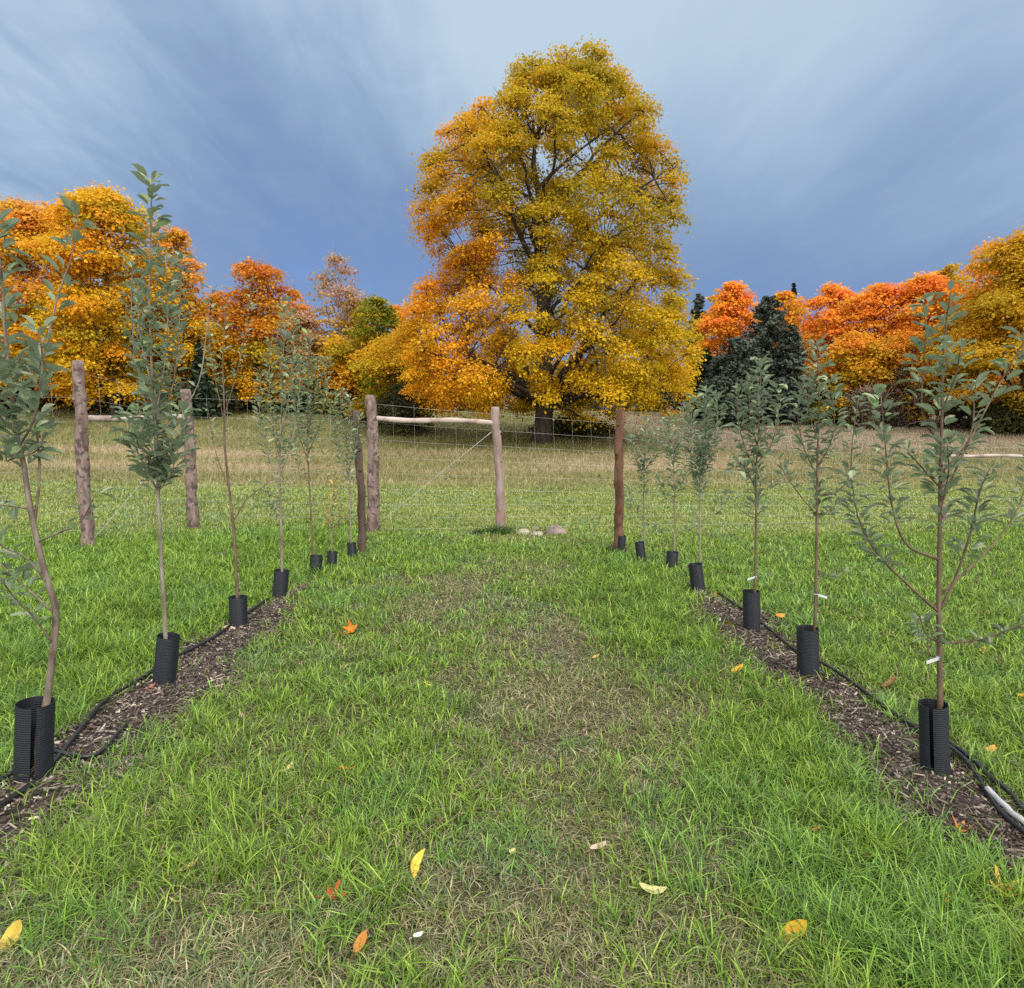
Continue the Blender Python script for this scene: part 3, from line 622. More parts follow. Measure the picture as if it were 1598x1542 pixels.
S('dark brown bush between the spruce and the rust-red maple', 'shrub', 385, 595, 50, 42, ['brown', 'moss'], skirt=0)
S('olive bush under the low orange tree', 'shrub', 520, 590, 58, 43, ['moss', 'green'], skirt=0)
S('grey-brown leafless bush under the bright orange maple', 'shrub', 1395, 580, 42, 41, ['brown'], skirt=0, dens=.6, twiggy=2)
S('dark bush behind the stem of the nearest right sapling', 'shrub', 1490, 565, 34, 40, ['moss', 'brown'], skirt=0)
S('dark shaded bush under the big amber tree', 'shrub', 1575, 625, 64, 37, ['moss'], skirt=0)
S('olive bush between the cedars and the orange maples', 'shrub', 1290, 590, 40, 43, ['moss', 'green'], skirt=0)
S('low grey-brown brush in front of the right tree group', 'shrub', 1345, 610, 40, 40, ['brown'], skirt=0, dens=.6, twiggy=2)
S('dark bush standing in for shade at the left photo edge under the maples', 'shrub', -20, 600, 55, 42, ['moss', 'brown'], skirt=0)  # this and the next two dark bushes added as shade under the crowns
S('dark bush standing in for shade between the big bark post and the dense sapling', 'shrub', 160, 600, 44, 39, ['moss'], skirt=0)
S('dark green bush standing in for shade right of the small spruce', 'shrub', 345, 600, 34, 38, ['moss'], skirt=0)
S('amber bush below the yellow-tan small tree', 'shrub', 455, 575, 44, 41, ['amber', 'moss'], skirt=0)
conifer('spruce_tree', 'small black-green spruce in front of the left golden maples', 316, 530, 27, 36, SPRUCE)
conifer('spruce_tree', 'thin dark spruce tip poking above the orange trees', 1230, 440, 24, 66, SPRUCE)
conifer('cedar_tree', 'grey-green evergreen touching the right flank of the huge maple', 1086, 458, 20, 60, CEDAR, True)
conifer('cedar_tree', 'tall dark cedar leading the evergreen clump right of the red cone maple', 1192, 462, 44, 46, CEDAR, True)
conifer('cedar_tree', 'broad dark cedar in front of the red cone maple', 1146, 528, 50, 42, CEDAR, True)
conifer('cedar_tree', 'dark cedar on the right side of the evergreen clump', 1228, 508, 34, 44, CEDAR, True)
conifer('cedar_tree', 'dark cedar shape standing in for shade beside the lowest right branches of the huge maple', 1100, 545, 24, 46, SPRUCE, True)  # dark evergreen put in place of the shade beside the maple

# ------------------------------------------------------------------ orchard saplings
APPLE = np.array([(.105, .165, .065), (.15, .205, .095), (.065, .105, .045), (.24, .29, .17), (.13, .18, .10)])
BRIGHTAP = np.array([(.13, .20, .07), (.19, .26, .11), (.085, .14, .055), (.28, .34, .20), (.15, .21, .12)])
YELL = np.array([(.45, .30, .03), (.50, .36, .06), (.30, .26, .04), (.40, .22, .03), (.22, .22, .05)])
def leaf_shapes(p, d, nrm, L, W, cols):
    n = len(p); d = d/np.linalg.norm(d, axis=1)[:, None]; s = np.cross(d, nrm); s /= np.linalg.norm(s, axis=1)[:, None]+1e-9; u = np.cross(s, d)
    tpl = [(0, 0, 0), (.36, .22, .07), (.5, .5, .10), (.32, .8, .02), (0, 1, -.16), (-.32, .8, .02), (-.5, .5, .10), (-.36, .22, .07), (0, .5, -.02)]
    V = np.stack([p+s*(a*W)[:, None]+d*(b*L)[:, None]+u*(c*L)[:, None] for a, b, c in tpl], 1).reshape(-1, 3)
    o = np.arange(n)[:, None]*9; F = np.concatenate([o+np.array([[k, (k+1) % 8, 8]]) for k in range(8)])
    return V, F, np.repeat(cols, 9, 0)
def shoot_leaves(path, spacing, L0, pal, t0=0.0, t1=1.0, droop=.15, spur=1):
    seg = np.linalg.norm(np.diff(path, axis=0), axis=1); tot = seg.sum(); n = max(3, int(tot*(t1-t0)/(spacing*.88))); cum = np.concatenate([[0], np.cumsum(seg)])/tot
    ts = np.repeat(np.linspace(t0, t1, n), spur); ts = np.clip(ts+rng.normal(0, .3/n, len(ts)), 0, 1); m = len(ts)
    p = np.stack([np.interp(ts, cum, path[:, k]) for k in range(3)], -1); tn = np.gradient(path, axis=0); tg = np.stack([np.interp(ts, cum, tn[:, k]) for k in range(3)], -1); tg /= np.linalg.norm(tg, axis=1)[:, None]
    az = np.arange(m)*2.4+rng.normal(0, .5, m); o = np.stack([np.cos(az), np.sin(az), np.zeros(m)], -1)
    d = o*.9+tg*.45+np.array([0, 0, 1])*(rng.normal(-droop+.25, .35, m))[:, None]; nr = np.array([0, 0, 1.])+tg*.35+rng.normal(size=(m, 3))*.35
    L = L0*(.65+.6*rng.random(m)); 
    p = p+o*(.004+L[:, None]*.22)
    return leaf_shapes(p, d, nr, L, L*(.36+.16*rng.random(m)), pal[rng.integers(0, 5, m)]*(.65+.7*rng.random((m, 1))))
def sapling(label, foot, trunk, branches, r0=.016, pal=APPLE, L0=.07, bark=None, tagpx=None, base_leaves=(), spacing=.03, name='apple_sapling'):
    base = G(*foot); Y = base[1]; root = empty(name, base, label, 'sapling', 'young fruit trees in the two orchard rows'); bark = bark or M_sapbark
    pts = [base+np.array([0, 0, -.05])]+[P(a, b, Y+(c if len(q) else 0)) for a, b, *q in trunk for c in [q[0] if q else 0]]
    pts[0][0] = lerp(pts[0][0], pts[1][0], .5); tp = curve(pts, 34); zz = (tp[:, 2]-tp[0, 2])/(tp[-1, 2]-tp[0, 2]); mb = MB(); rad = r0*(1-.78*zz); rad[:3] *= 1.12
    tube(mb, tp, rad, 8, rough=.06, seed=int(foot[0])); mb.build('trunk', bark, root, True, base)
    LV, LF, LC, off = [], [], [], 0
    def addl(t):
        nonlocal off
        v, f, c = t; LV.append(v); LF.append(f+off); LC.append(c); off += len(v)
    for t0, t1, sp in base_leaves: addl(shoot_leaves(tp, sp, L0*1.1, pal, t0, t1, spur=3))
    for b in branches:
        pp, dy, rb, a0, sp = b[:5]; lf = b[5] if len(b) > 5 else L0; n = len(pp)
        # branch starts on the trunk nearest to its first pixel
        s = P(*pp[0], Y); i = np.argmin(np.linalg.norm(tp-s, axis=1)); q = [tp[i]]+[P(a, c, Y+dy*(k+1)/(n-1)) for k, (a, c) in enumerate(pp[1:])]
        bp = curve(q, 14) if n > 2 else limb_path(q[0], q[1], .03, 8); bm = MB(); tube(bm, bp, np.linspace(min(rb, rad[i]*.8), .0022, len(bp)), 6); bm.build('branch', bark, root, True, base)
        if sp: addl(shoot_leaves(bp, sp, lf*1.06, pal, a0, 1.0, spur=3))
    if LV:
        me = np_mesh('foliage', np.concatenate(LV)-base, [np.concatenate(LF)], np.concatenate(LC)); link_mesh('foliage', me, M_apple, root)
    if tagpx:
        c = P(*tagpx[:2], Y-.02); sgn = tagpx[2]; tm = MB(); i = np.argmin(np.linalg.norm(tp-c, axis=1)); tube(tm, [tp[i]+np.array([0.012*math.cos(k), .012*math.sin(k), 0]) for k in np.linspace(0, 6.28, 10)], .003, 5)
        s = tp[i]; V = []
        for k, t in enumerate(np.linspace(.01, .07, 6)):
            q = s+np.array([sgn*t, -.015, -.25*t-.9*t*t]); V += [q+np.array([0, 0, .008]), q-np.array([0, 0, .008]), q+np.array([0, .0015, .008]), q+np.array([0, .0015, -.008])]
        F = []
        for k in range(5):
            o = 4*k; F += [[o, o+1, o+5, o+4], [o+2, o+6, o+7, o+3], [o, o+4, o+6, o+2], [o+1, o+3, o+7, o+5]]
        F += [[0, 2, 3, 1], [20, 21, 23, 22]]
        tm.add(V, [np.array(F)]); tm.build('tie', M_tag, root, False, base)
    return root

sapling('leaning grey-stemmed sapling at the left edge, nearest in the left row', (56, 1222),
    [(62, 1150), (74, 1090), (86, 985, .02), (86, 945), (72, 900), (57, 840), (44, 775), (37, 725), (26, 680), (18, 600), (8, 520), (2, 430), (-12, 330)],
    [([(55, 830), (62, 740), (58, 620), (88, 470), (112, 400), (122, 335)], .25, .007, .68, .055, .075),
     ([(58, 850), (95, 830), (125, 815), (150, 770)], -.1, .005, .6, .05, .06),
     ([(74, 905), (40, 870), (0, 850), (-40, 800)], -.2, .006, .3, .06),
     ([(85, 960), (50, 925), (10, 890), (-20, 860)], .25, .006, .3, .05),
     ([(82, 1000), (50, 960), (20, 930), (0, 900)], -.25, .005, .3, .045, .055),
     ([(48, 790), (15, 790), (-20, 785)], .1, .005, .4, .06),
     ([(32, 700), (55, 650), (66, 570), (60, 510)], -.15, .006, .1, .030, .08),
     ([(26, 680), (-5, 640), (-15, 560)], -.2, .006, .1, .028, .08),
     ([(18, 600), (45, 590), (52, 540)], .2, .005, .1, .03, .075),
     ([(34, 712), (60, 700), (75, 660)], .15, .004, .1, .026, .075),
     ([(30, 690), (12, 720), (8, 700)], -.15, .004, .3, .03, .08)],
    r0=.019, L0=.075, base_leaves=[(.60, 1.0, .034)], bark=M_sapmid)
sapling('tall slender sapling with a dense leafy lower clump and a bare-topped whip against the sky', (256, 1073),
    [(258, 985), (253, 900), (248, 800), (246, 740), (241, 650), (236, 560), (233, 460), (235, 370), (237, 275)],
    [([(247, 760), (222, 720), (205, 680), (198, 640)], -.12, .005, .15, .040, .095),
     ([(247, 770), (232, 740), (222, 690), (218, 640)], -.2, .005, .15, .040, .095),
     ([(247, 765), (268, 735), (280, 690), (285, 640)], -.1, .005, .15, .040, .095),
     ([(247, 760), (262, 725), (268, 680), (262, 630)], .15, .005, .15, .040, .09),
     ([(246, 750), (240, 715), (232, 670), (236, 610)], .2, .005, .15, .040, .09),
     ([(242, 660), (270, 600), (280, 500), (284, 400)], .2, .006, .15, .032, .065),
     ([(243, 690), (305, 610), (322, 520), (330, 450)], .1, .005, .4, .075, .05),
     ([(241, 640), (212, 560), (205, 470), (208, 400)], .2, .006, .15, .032, .065),
     ([(242, 650), (258, 560), (262, 470), (258, 400)], -.1, .005, .15, .034, .07),
     ([(238, 600), (218, 520), (215, 440)], -.1, .005, .3, .06, .065)],
    r0=.015, L0=.085, base_leaves=[(.42, .60, .03), (.60, 1.0, .036)])
sapling('sparse dark-stemmed sapling with one forked side branch, third in the left row', (373, 980),
    [(370, 925), (366, 840), (358, 765), (351, 700), (350, 640), (348, 560), (352, 480)],
    [([(366, 815), (385, 780), (410, 760), (435, 740)], .15, .006, .5, .08, .05), ([(350, 650), (370, 580), (385, 510), (392, 440)], .1, .005, .3, .06, .05),
     ([(357, 760), (335, 700), (325, 640)], -.1, .004, .5, .08, .05), ([(369, 850), (350, 862), (335, 865)], .1, .004, .4, .08, .045), ([(350, 660), (330, 560), (325, 500)], .1, .004, .3, .07, .05)],
    r0=.016, L0=.05, pal=BRIGHTAP, bark=M_sapdark, base_leaves=[(.65, 1, .08)])
sapling('bushy grey-green sapling fourth in the left row', (438, 934),
    [(440, 885), (438, 800), (436, 740), (439, 650), (442, 560), (446, 470)],
    [([(437, 760), (415, 700), (405, 640), (408, 580)], -.1, .006, .2, .034), ([(437, 750), (455, 690), (466, 620), (468, 560)], .1, .006, .2, .034), ([(438, 720), (425, 660), (420, 590), (424, 530)], .2, .005, .2, .034),
     ([(438, 800), (420, 780), (405, 750)], .1, .005, .3, .045), ([(438, 690), (450, 620), (458, 540), (456, 490)], -.2, .005, .2, .036), ([(438, 820), (424, 800), (420, 770)], .1, .004, .3, .045)],
    r0=.015, pal=BRIGHTAP, L0=.065, base_leaves=[(.3, .5, .08), (.5, 1, .03)])
sapling('slim sapling with a leafy top beside the small yellow one', (494, 893),
    [(488, 866), (484, 780), (480, 700), (480, 620), (482, 520)],
    [([(481, 720), (465, 670), (460, 610), (464, 560)], .1, .006, .15, .034), ([(481, 710), (500, 660), (508, 600), (510, 560)], -.1, .006, .15, .034), ([(480, 680), (490, 620), (494, 560)], .2, .005, .1, .036), ([(483, 740), (468, 740), (462, 700)], .1, .004, .3, .05)],
    r0=.015, pal=BRIGHTAP, L0=.07, bark=M_sapdark, base_leaves=[(.5, 1, .034)])
sapling('small yellow-leaved sapling, shortest in the left row', (518, 884), [(518, 860), (518, 810), (520, 770), (521, 740)],
    [([(518, 830), (508, 805), (507, 780)], .05, .004, .3, .04), ([(518, 835), (530, 810), (533, 790)], -.05, .004, .3, .04), ([(519, 790), (528, 765), (530, 750)], .1, .004, .3, .04)],
    r0=.010, pal=YELL, L0=.06, base_leaves=[(.45, 1, .05)])
sapling('last sapling of the left row, foliage against the dark row-end post', (549, 871), [(548, 846), (546, 770), (545, 700), (546, 620)],
    [([(546, 745), (528, 700), (520, 650), (524, 610)], .1, .006, .15, .034), ([(546, 730), (556, 690), (560, 650)], .15, .005, .2, .036), ([(545, 700), (532, 660), (536, 610)], -.1, .005, .1, .036)],
    r0=.014, pal=BRIGHTAP, L0=.07, base_leaves=[(.5, 1, .036)])

sapling('wide-branched sapling nearest in the right row, two long branches reaching left', (1464, 1212),
    [(1467, 1098), (1466, 1020), (1465, 920), (1467, 800), (1469, 700), (1471, 600), (1475, 520), (1484, 455)],
    [([(1463, 945), (1420, 915), (1370, 865), (1340, 810), (1328, 745)], .1, .008, .40, .020, .06),
     ([(1464, 885), (1415, 850), (1392, 790), (1382, 700), (1374, 610)], -.1, .007, .33, .028, .065),
     ([(1465, 945), (1490, 905), (1515, 830), (1528, 770), (1545, 730)], -.1, .008, .42, .022, .06),
     ([(1469, 790), (1500, 715), (1535, 645), (1565, 590), (1605, 520)], .1, .008, .62, .034, .075),
     ([(1472, 700), (1440, 650), (1442, 560), (1448, 470)], .15, .006, .35, .042, .075),
     ([(1470, 740), (1510, 690), (1520, 640), (1515, 600)], .25, .005, .2, .036, .065),
     ([(1469, 760), (1430, 720), (1412, 700)], -.1, .005, .3, .03, .06),
     ([(1467, 1010), (1445, 990), (1435, 960)], -.1, .004, .15, .028, .055),
     ([(1467, 1030), (1450, 1020), (1448, 985)], .1, .004, .15, .030, .05),
     ([(1467, 1000), (1520, 1000), (1570, 985), (1615, 965)], -.2, .006, .3, .030, .055),
     ([(1466, 930), (1540, 860), (1590, 790), (1610, 700)], .25, .006, .55, .035, .06),
     ([(1473, 640), (1490, 590), (1500, 540)], -.15, .004, .2, .045, .065),
     ([(1468, 780), (1480, 740), (1478, 690)], -.1, .004, .2, .03, .06)],
    r0=.015, L0=.072, base_leaves=[(.56, .78, .032), (.78, 1, .036)], tagpx=(1460, 1022, -1), bark=M_sapdark)
sapling('second sapling of the right row, upright leafy leader against the orange trees', (1268, 1058),
    [(1272, 975), (1274, 870), (1275, 780), (1276, 700), (1278, 620), (1275, 535)],
    [([(1274, 800), (1250, 775), (1225, 740), (1215, 715)], .1, .005, .5, .035, .06), ([(1275, 780), (1300, 770), (1325, 745), (1330, 690), (1340, 620)], -.1, .006, .3, .034, .055),
     ([(1275, 740), (1255, 700), (1245, 650), (1250, 600)], .15, .005, .15, .030), ([(1276, 730), (1297, 690), (1302, 640), (1292, 590)], -.15, .005, .15, .032), ([(1276, 690), (1262, 640), (1264, 580)], .1, .004, .1, .034),
     ([(1274, 880), (1300, 900), (1315, 890)], .1, .004, .3, .04, .05), ([(1275, 800), (1296, 800), (1310, 775)], .1, .004, .2, .03, .055)],
    r0=.014, L0=.068, base_leaves=[(.5, 1, .03)], tagpx=(1276, 935, 1), bark=M_sapdark)
sapling('third sapling of the right row, dense drooping foliage left of its stem', (1176, 988),
    [(1178, 920), (1180, 820), (1180, 740), (1185, 650), (1188, 560)],
    [([(1180, 760), (1165, 735), (1152, 720), (1148, 735)], -.1, .006, .2, .026), ([(1180, 740), (1160, 690), (1150, 640), (1155, 600)], .1, .006, .15, .030), ([(1181, 730), (1205, 690), (1215, 640), (1212, 600)], -.1, .006, .15, .032),
     ([(1182, 700), (1170, 650), (1172, 590)], .2, .005, .1, .030), ([(1180, 780), (1200, 760), (1225, 740)], .1, .004, .4, .04, .055), ([(1180, 810), (1160, 800), (1145, 780)], .1, .004, .4, .05, .05)],
    r0=.014, L0=.075, base_leaves=[(.45, 1, .028)], tagpx=(1176, 905, -1), bark=M_sapdark)
sapling('fourth sapling of the right row, dense dark upright column of leaves', (1092, 924),
    [(1092, 880), (1092, 800), (1093, 745), (1098, 680), (1102, 610)],
    [([(1093, 750), (1082, 710), (1078, 660), (1084, 620)], -.1, .006, .05, .026), ([(1093, 745), (1110, 700), (1120, 650), (1118, 615)], .1, .006, .05, .026), ([(1094, 730), (1100, 690), (1108, 640)], .2, .005, .05, .026), ([(1093, 810), (1115, 800), (1135, 770)], .1, .004, .4, .05)],
    r0=.012, L0=.085, base_leaves=[(.5, 1, .024)])
sapling('fifth sapling of the right row, light leafy crown with twiggy lower branches', (1049, 887),
    [(1052, 862), (1053, 790), (1051, 720), (1050, 650)],
    [([(1053, 790), (1035, 770), (1028, 740)], .1, .005, .2, .034), ([(1053, 780), (1068, 750), (1072, 710)], -.1, .005, .2, .034), ([(1052, 730), (1040, 690), (1036, 655)], .1, .005, .1, .032), ([(1051, 720), (1064, 680), (1066, 640)], .15, .005, .1, .032), ([(1052, 830), (1075, 825), (1085, 810)], .1, .004, .3, .04)],
    r0=.014, pal=BRIGHTAP, L0=.075, base_leaves=[(.5, 1, .034)])
sapling('sixth sapling of the right row, just right of the reddish post', (1002, 877),
    [(1005, 847), (1004, 790), (1006, 720), (1009, 655)],
    [([(1005, 740), (990, 710), (984, 680)], .1, .005, .1, .032), ([(1005, 735), (1022, 705), (1028, 670)], -.1, .005, .1, .032), ([(1004, 810), (985, 790), (982, 760)], .1, .005, .2, .036), ([(1004, 815), (1025, 820), (1032, 830)], .1, .004, .3, .036)],
    r0=.014, pal=BRIGHTAP, L0=.075, base_leaves=[(.5, 1, .034)])

# ------------------------------------------------------------------ tree guards
def guard(label, bot, top, wpx, slit_az=-1.57, over=.30, grow=.2):
    b = G(*bot); Y = b[1]; t = P(top[0], top[1], Y); h = float(np.linalg.norm(t-b)); rad = wpx/1000*Y/2; ax = (t-b)/h
    zr = np.linspace(-.03, h, 80); na = 30; s = np.cross(ax, [0, 1, 0]); s /= np.linalg.norm(s); u = np.cross(s, ax); V = []
    ang = slit_az+np.linspace(.11, 2*math.pi+over, na)                      # overlapping wrap with an open vertical seam
    for k, z in enumerate(zr):
        for w in (0, 1):
            rr = rad*(1+grow*np.linspace(0, 1, na))+(.0012 if k % 2 else 0)-w*.003
            V.append(b+ax*z+(np.cos(ang)*rr)[:, None]*s-(np.sin(ang)*rr)[:, None]*u*-1)
    V = np.array(V).reshape(len(zr), 2, na, 3).reshape(-1, 3); F = []; I = lambda k, w, j: (k*2+w)*na+j
    for k in range(len(zr)-1):
        for j in range(na-1):
            F.append([I(k, 0, j), I(k, 0, j+1), I(k+1, 0, j+1), I(k+1, 0, j)]); F.append([I(k, 1, j), I(k+1, 1, j), I(k+1, 1, j+1), I(k, 1, j+1)])
        for j in (0, na-1): F.append([I(k, 0, j), I(k+1, 0, j), I(k+1, 1, j), I(k, 1, j)])
    for j in range(na-1):
        F.append([I(len(zr)-1, 0, j), I(len(zr)-1, 0, j+1), I(len(zr)-1, 1, j+1), I(len(zr)-1, 1, j)])
    o = link_mesh('tree_guard', np_mesh('tree_guard', V-b, [np.array(F)]), M_guard); o.location = tuple(b)
    tag(o, label, 'tree guard', 'black plastic guards around the sapling stems')
S0 = -1.45
guard('black ribbed guard with an open seam at the left edge, largest in the left row', (52, 1222), (55, 1096), 51, -2.1, -.16, .02)
guard('black guard leaning right, round the tall slender sapling', (256, 1073), (264, 992), 30, 1.2)
guard('black guard at the end of the left mulch, round the sparse dark-stemmed sapling', (373, 981), (372, 931), 24, .6)
guard('black guard fourth in the left row, at the grass edge', (437, 936), (440, 890), 20, 1.0)
guard('black guard left of the one round the small yellow sapling', (493, 895), (494, 867), 17, 1.0)
guard('small black guard round the yellow-leaved sapling', (518, 885), (519, 861), 14, 1.0)
guard('last black guard of the left row, beside the dark post', (550, 872), (549, 847), 12, 1.0)
guard('black guard split into two overlapping curls, nearest in the right row', (1459, 1213), (1456, 1098), 41, -.80, -.16, .04)
guard('black guard second in the right row, on mulch', (1262, 1060), (1261, 980), 30, 2.2)
guard('black guard third in the right row, where the mulch strip narrows', (1174, 989), (1173, 922), 23, 1.0)
guard('black guard leaning left at the far tip of the right mulch', (1091, 926), (1085, 880), 19, 1.0)
guard('black guard fifth in the right row, standing in grass', (1048, 889), (1050, 861), 16, 1.0)
guard('slim black guard leaning left beside the reddish post', (1002, 878), (998, 846), 13, 1.0)
guard('black guard touching the foot of the reddish post', (969, 863), (971, 836), 11, 1.0)

# ------------------------------------------------------------------ irrigation hoses
def hose(label, pts, r, mat, lift=.056, wig=1.0):
    p = []
    q = curve([(*G(a, b)[:2], 0) for a, b in pts], 70)
    for k, v in enumerate(q): p.append([v[0]+.008*wig*math.sin(k*.35), v[1], float(gz(v[0], v[1]))+lift+.008*wig*math.sin(k*.3)])
    mb = MB(); tube(mb, p, r, 8); o = mb.build('irrigation_hose', mat, None, True, p[0]); o.location = p[0]; tag(o, label, 'hose')
hose('black drip hose along the right row, beside the nearest right guard', [(1700, 1420), (1598, 1322), (1545, 1262), (1490, 1192), (1400, 1130), (1300, 1058), (1240, 1025), (1180, 975), (1120, 935)], .011, M_hose)
hose('black hose lying across the mulch just right of the black drip hose', [(1720, 1370), (1598, 1282), (1540, 1225), (1495, 1185), (1470, 1165)], .012, M_hose)
hose('whitish strip added as the glint of the black hose, in mulch at the right edge', [(1700, 1395), (1598, 1308), (1565, 1278), (1540, 1252)], .012, M_hoseglint, .062, .3)  # extra pale tube, a painted highlight of the black hose
hose('black drip hose along the left row, past the leaning sapling', [(-90, 1330), (0, 1278), (60, 1232), (130, 1150), (180, 1095), (240, 1058), (300, 1025), (360, 985), (420, 945)], .013, M_hose)
hose('second black hose on the outer side of the left mulch', [(-80, 1290), (0, 1235), (30, 1215), (70, 1190), (140, 1195), (200, 1150)], .011, M_hose)

# ------------------------------------------------------------------ fence, posts
def log(name, mat, foot, head, dia_px, parent=None, seed=1, taper=.85, origin=None):
    b = G(*foot); Y = b[1]; t = P(head[0], head[1], Y); r = dia_px/1000*Y/2; n = 44; z = np.linspace(0, 1, n); p = b+(t-b)*z[:, None]; p[0] = b-(t-b)*.08
    p[:, 0] += .012*np.sin(z*7+seed)+.006*np.sin(z*23+seed*2); p[:, 1] += .012*np.sin(z*5+2*seed)
    rad = r*(1+(taper-1)*z)*(1+.05*np.sin(z*31+seed)+.035*np.sin(z*57+seed*3)+.04*(rng.random(n)-.5)); rad[-1] *= .93; mb = MB(); tube(mb, p, rad, 18, rough=.09, seed=seed)
    for k in range(5):                                          # knots and branch stubs
        i = rng.integers(5, n-4); a = rng.random()*6.28; d = np.array([math.cos(a), math.sin(a), .25]); tube(mb, [p[i]+d*rad[i]*.7, p[i]+d*(rad[i]+.018)], [.03, .02], 8)
    o = mb.build(name, mat, parent, True, b if origin is None else origin)
    if origin is None: o.location = tuple(b)
    return o, b, t, r
fa = G(131, 858)
fence = empty('wire_fence', fa, 'tall deer fence of rough log posts, rails and thin woven wire across the back', 'fence')
postdef = [((139, 858), (119, 563), 19, M_postbark, 'thick bark-patched post, leaning left'), ((303, 828), (290, 608), 17, M_postbark, 'mottled bark post behind the dense sapling'),
           ((584, 832), (580, 617), 19, M_postbark, 'thick grey post with peeling bark'), ((783, 828), (773, 635), 15, M_postpale, 'slim pale pinkish post')]
ends = []
for k, (f, h, d, m, lab) in enumerate(postdef):
    o, b, t, r = log('post', m, f, h, d, fence, seed=k+2, origin=fa); o['label'] = lab; ends.append((b, t, r))
o, b, t, r = log('post', M_postbark, (1471, 815), (1470, 692), 11, fence, seed=9, origin=fa); ends.append((b, t, r))
o, b, t, r = log('post', M_postbark, (1655, 822), (1660, 688), 13, fence, seed=11, origin=fa); ends.append((b, t, r))
def rail(a, b, r, seed):
    n = 24; z = np.linspace(0, 1, n)[:, None]; p = a+(b-a)*z; p[:, 2] += .012*np.sin(z[:, 0]*9+seed); mb = MB(); tube(mb, p, r*(1+.08*np.sin(z[:, 0]*29+seed)), 12, rough=.08, seed=seed); return mb.build('rail', M_rail, fence, True, fa)
def on(k, py):
    b, t, r = ends[k]; f = P(779, py, b[1])[2]; s = (f-b[2])/(t[2]-b[2]); return b+(t-b)*s
rail(on(0, 655), on(1, 651), .045, 1); rail(on(2, 654), on(3, 659), .045, 2); rail(on(4, 711), on(5, 714), .028, 3)
def wire(name, a, b, r=.0022, sag=0):
    z = np.linspace(0, 1, 10)[:, None]; p = a+(b-a)*z; p[:, 2] -= sag*np.sin(z[:, 0]*math.pi); mb = MB(); tube(mb, p, r, 5); return mb.build(name, M_wire, fence, True, fa)
wire('brace_wire', on(3, 668), on(2, 822), .0055); wire('brace_wire', on(1, 668), on(0, 848), .0032)
def mesh_panel(b0, t0, b1, t1):
    L = np.linalg.norm(b1[:2]-b0[:2]); mb = MB(); nv = int(L/.32); nh = 9
    for k in range(nh):
        u = .03+.94*(k/(nh-1))**1.15; tube(mb, [b0+(t0-b0)*u*.97, lerp(b0+(t0-b0)*u*.97, b1+(t1-b1)*u*.97, .5)-np.array([0, 0, .01]), b1+(t1-b1)*u*.97], .0014, 4, cap=False)
    for k in range(1, nv):
        s = k/nv; a, b = lerp(b0, b1, s), lerp(t0, t1, s); a = a.copy(); a[2] = gz(a[0], a[1])+.02; tube(mb, [a, a+(b-a)*.96], .0013, 4, cap=False)
    mb.build('wire_mesh', M_wire, fence, False, fa)
for k in range(5): mesh_panel(*ends[k][:2], *ends[k+1][:2])
out = np.array([-9.5, 4.5, 0.0]); out[2] = gz(out[0], out[1]); mesh_panel(out, out+np.array([0, 0, 2.3]), *ends[0][:2])

def end_post(label, mat, f, h, d, seed):
    o, *_ = log('wooden_post', mat, f, h, d, None, seed); tag(o, label, 'post')
end_post('dark weathered row-end post in front of the grey fence post', M_postdark, (567, 864), (556, 640), 13, 5)
end_post('reddish-brown bare post at the end of the right row', M_postred, (964, 862), (968, 638), 15, 6)

# ------------------------------------------------------------------ stones and weeds by the fence
def rock(label, px, py, w, h, mat, seed):
    b = G(px, py); s = w/1000*b[1]; hh = h/1000*b[1]; nu, nv = 22, 14; th = np.linspace(0, 2*math.pi, nu, endpoint=False); ph = np.linspace(-.5, math.pi/2, nv); V = []
    for p in ph:
        q = 1+.40*(vnoise(np.cos(th)*1.6+seed, np.sin(th)*1.6+p*1.3, seed)-.5)+.22*(vnoise(np.cos(th)*4+seed, np.sin(th)*4+p*3, seed+5)-.5)
        V.append(np.stack([np.cos(th)*math.cos(p)*s/2*q, np.sin(th)*math.cos(p)*s/2*q*.8, math.sin(p)*hh*q*.72+0*th], -1))
    V = np.concatenate(V); i, j = np.meshgrid(np.arange(nv-1), np.arange(nu), indexing='ij'); j2 = (j+1) % nu
    Q = np.stack([i*nu+j, i*nu+j2, (i+1)*nu+j2, (i+1)*nu+j], -1).reshape(-1, 4)
    o = link_mesh('rock', np_mesh('rock', V, [Q, (np.arange(nu)+(nv-1)*nu)[None]], None, False), mat); o.location = tuple(b); tag(o, label, 'rock', 'stones lying by the slim fence post')
rock('large pinkish stone, rightmost of the pile by the slim post', 866, 834, 36, 20, M_rock, 3)
rock('pale flat stone nearest the slim post', 818, 833, 22, 10, M_rockpale, 5)
rock('small pale stone in the middle of the pile', 838, 836, 18, 8, M_rockpale, 8)
rock('dark grey stone behind the small pale stone', 836, 829, 14, 10, M_rock, 12)
rock('small stone at the right tail of the pile', 884, 833, 10, 6, M_rock, 14)
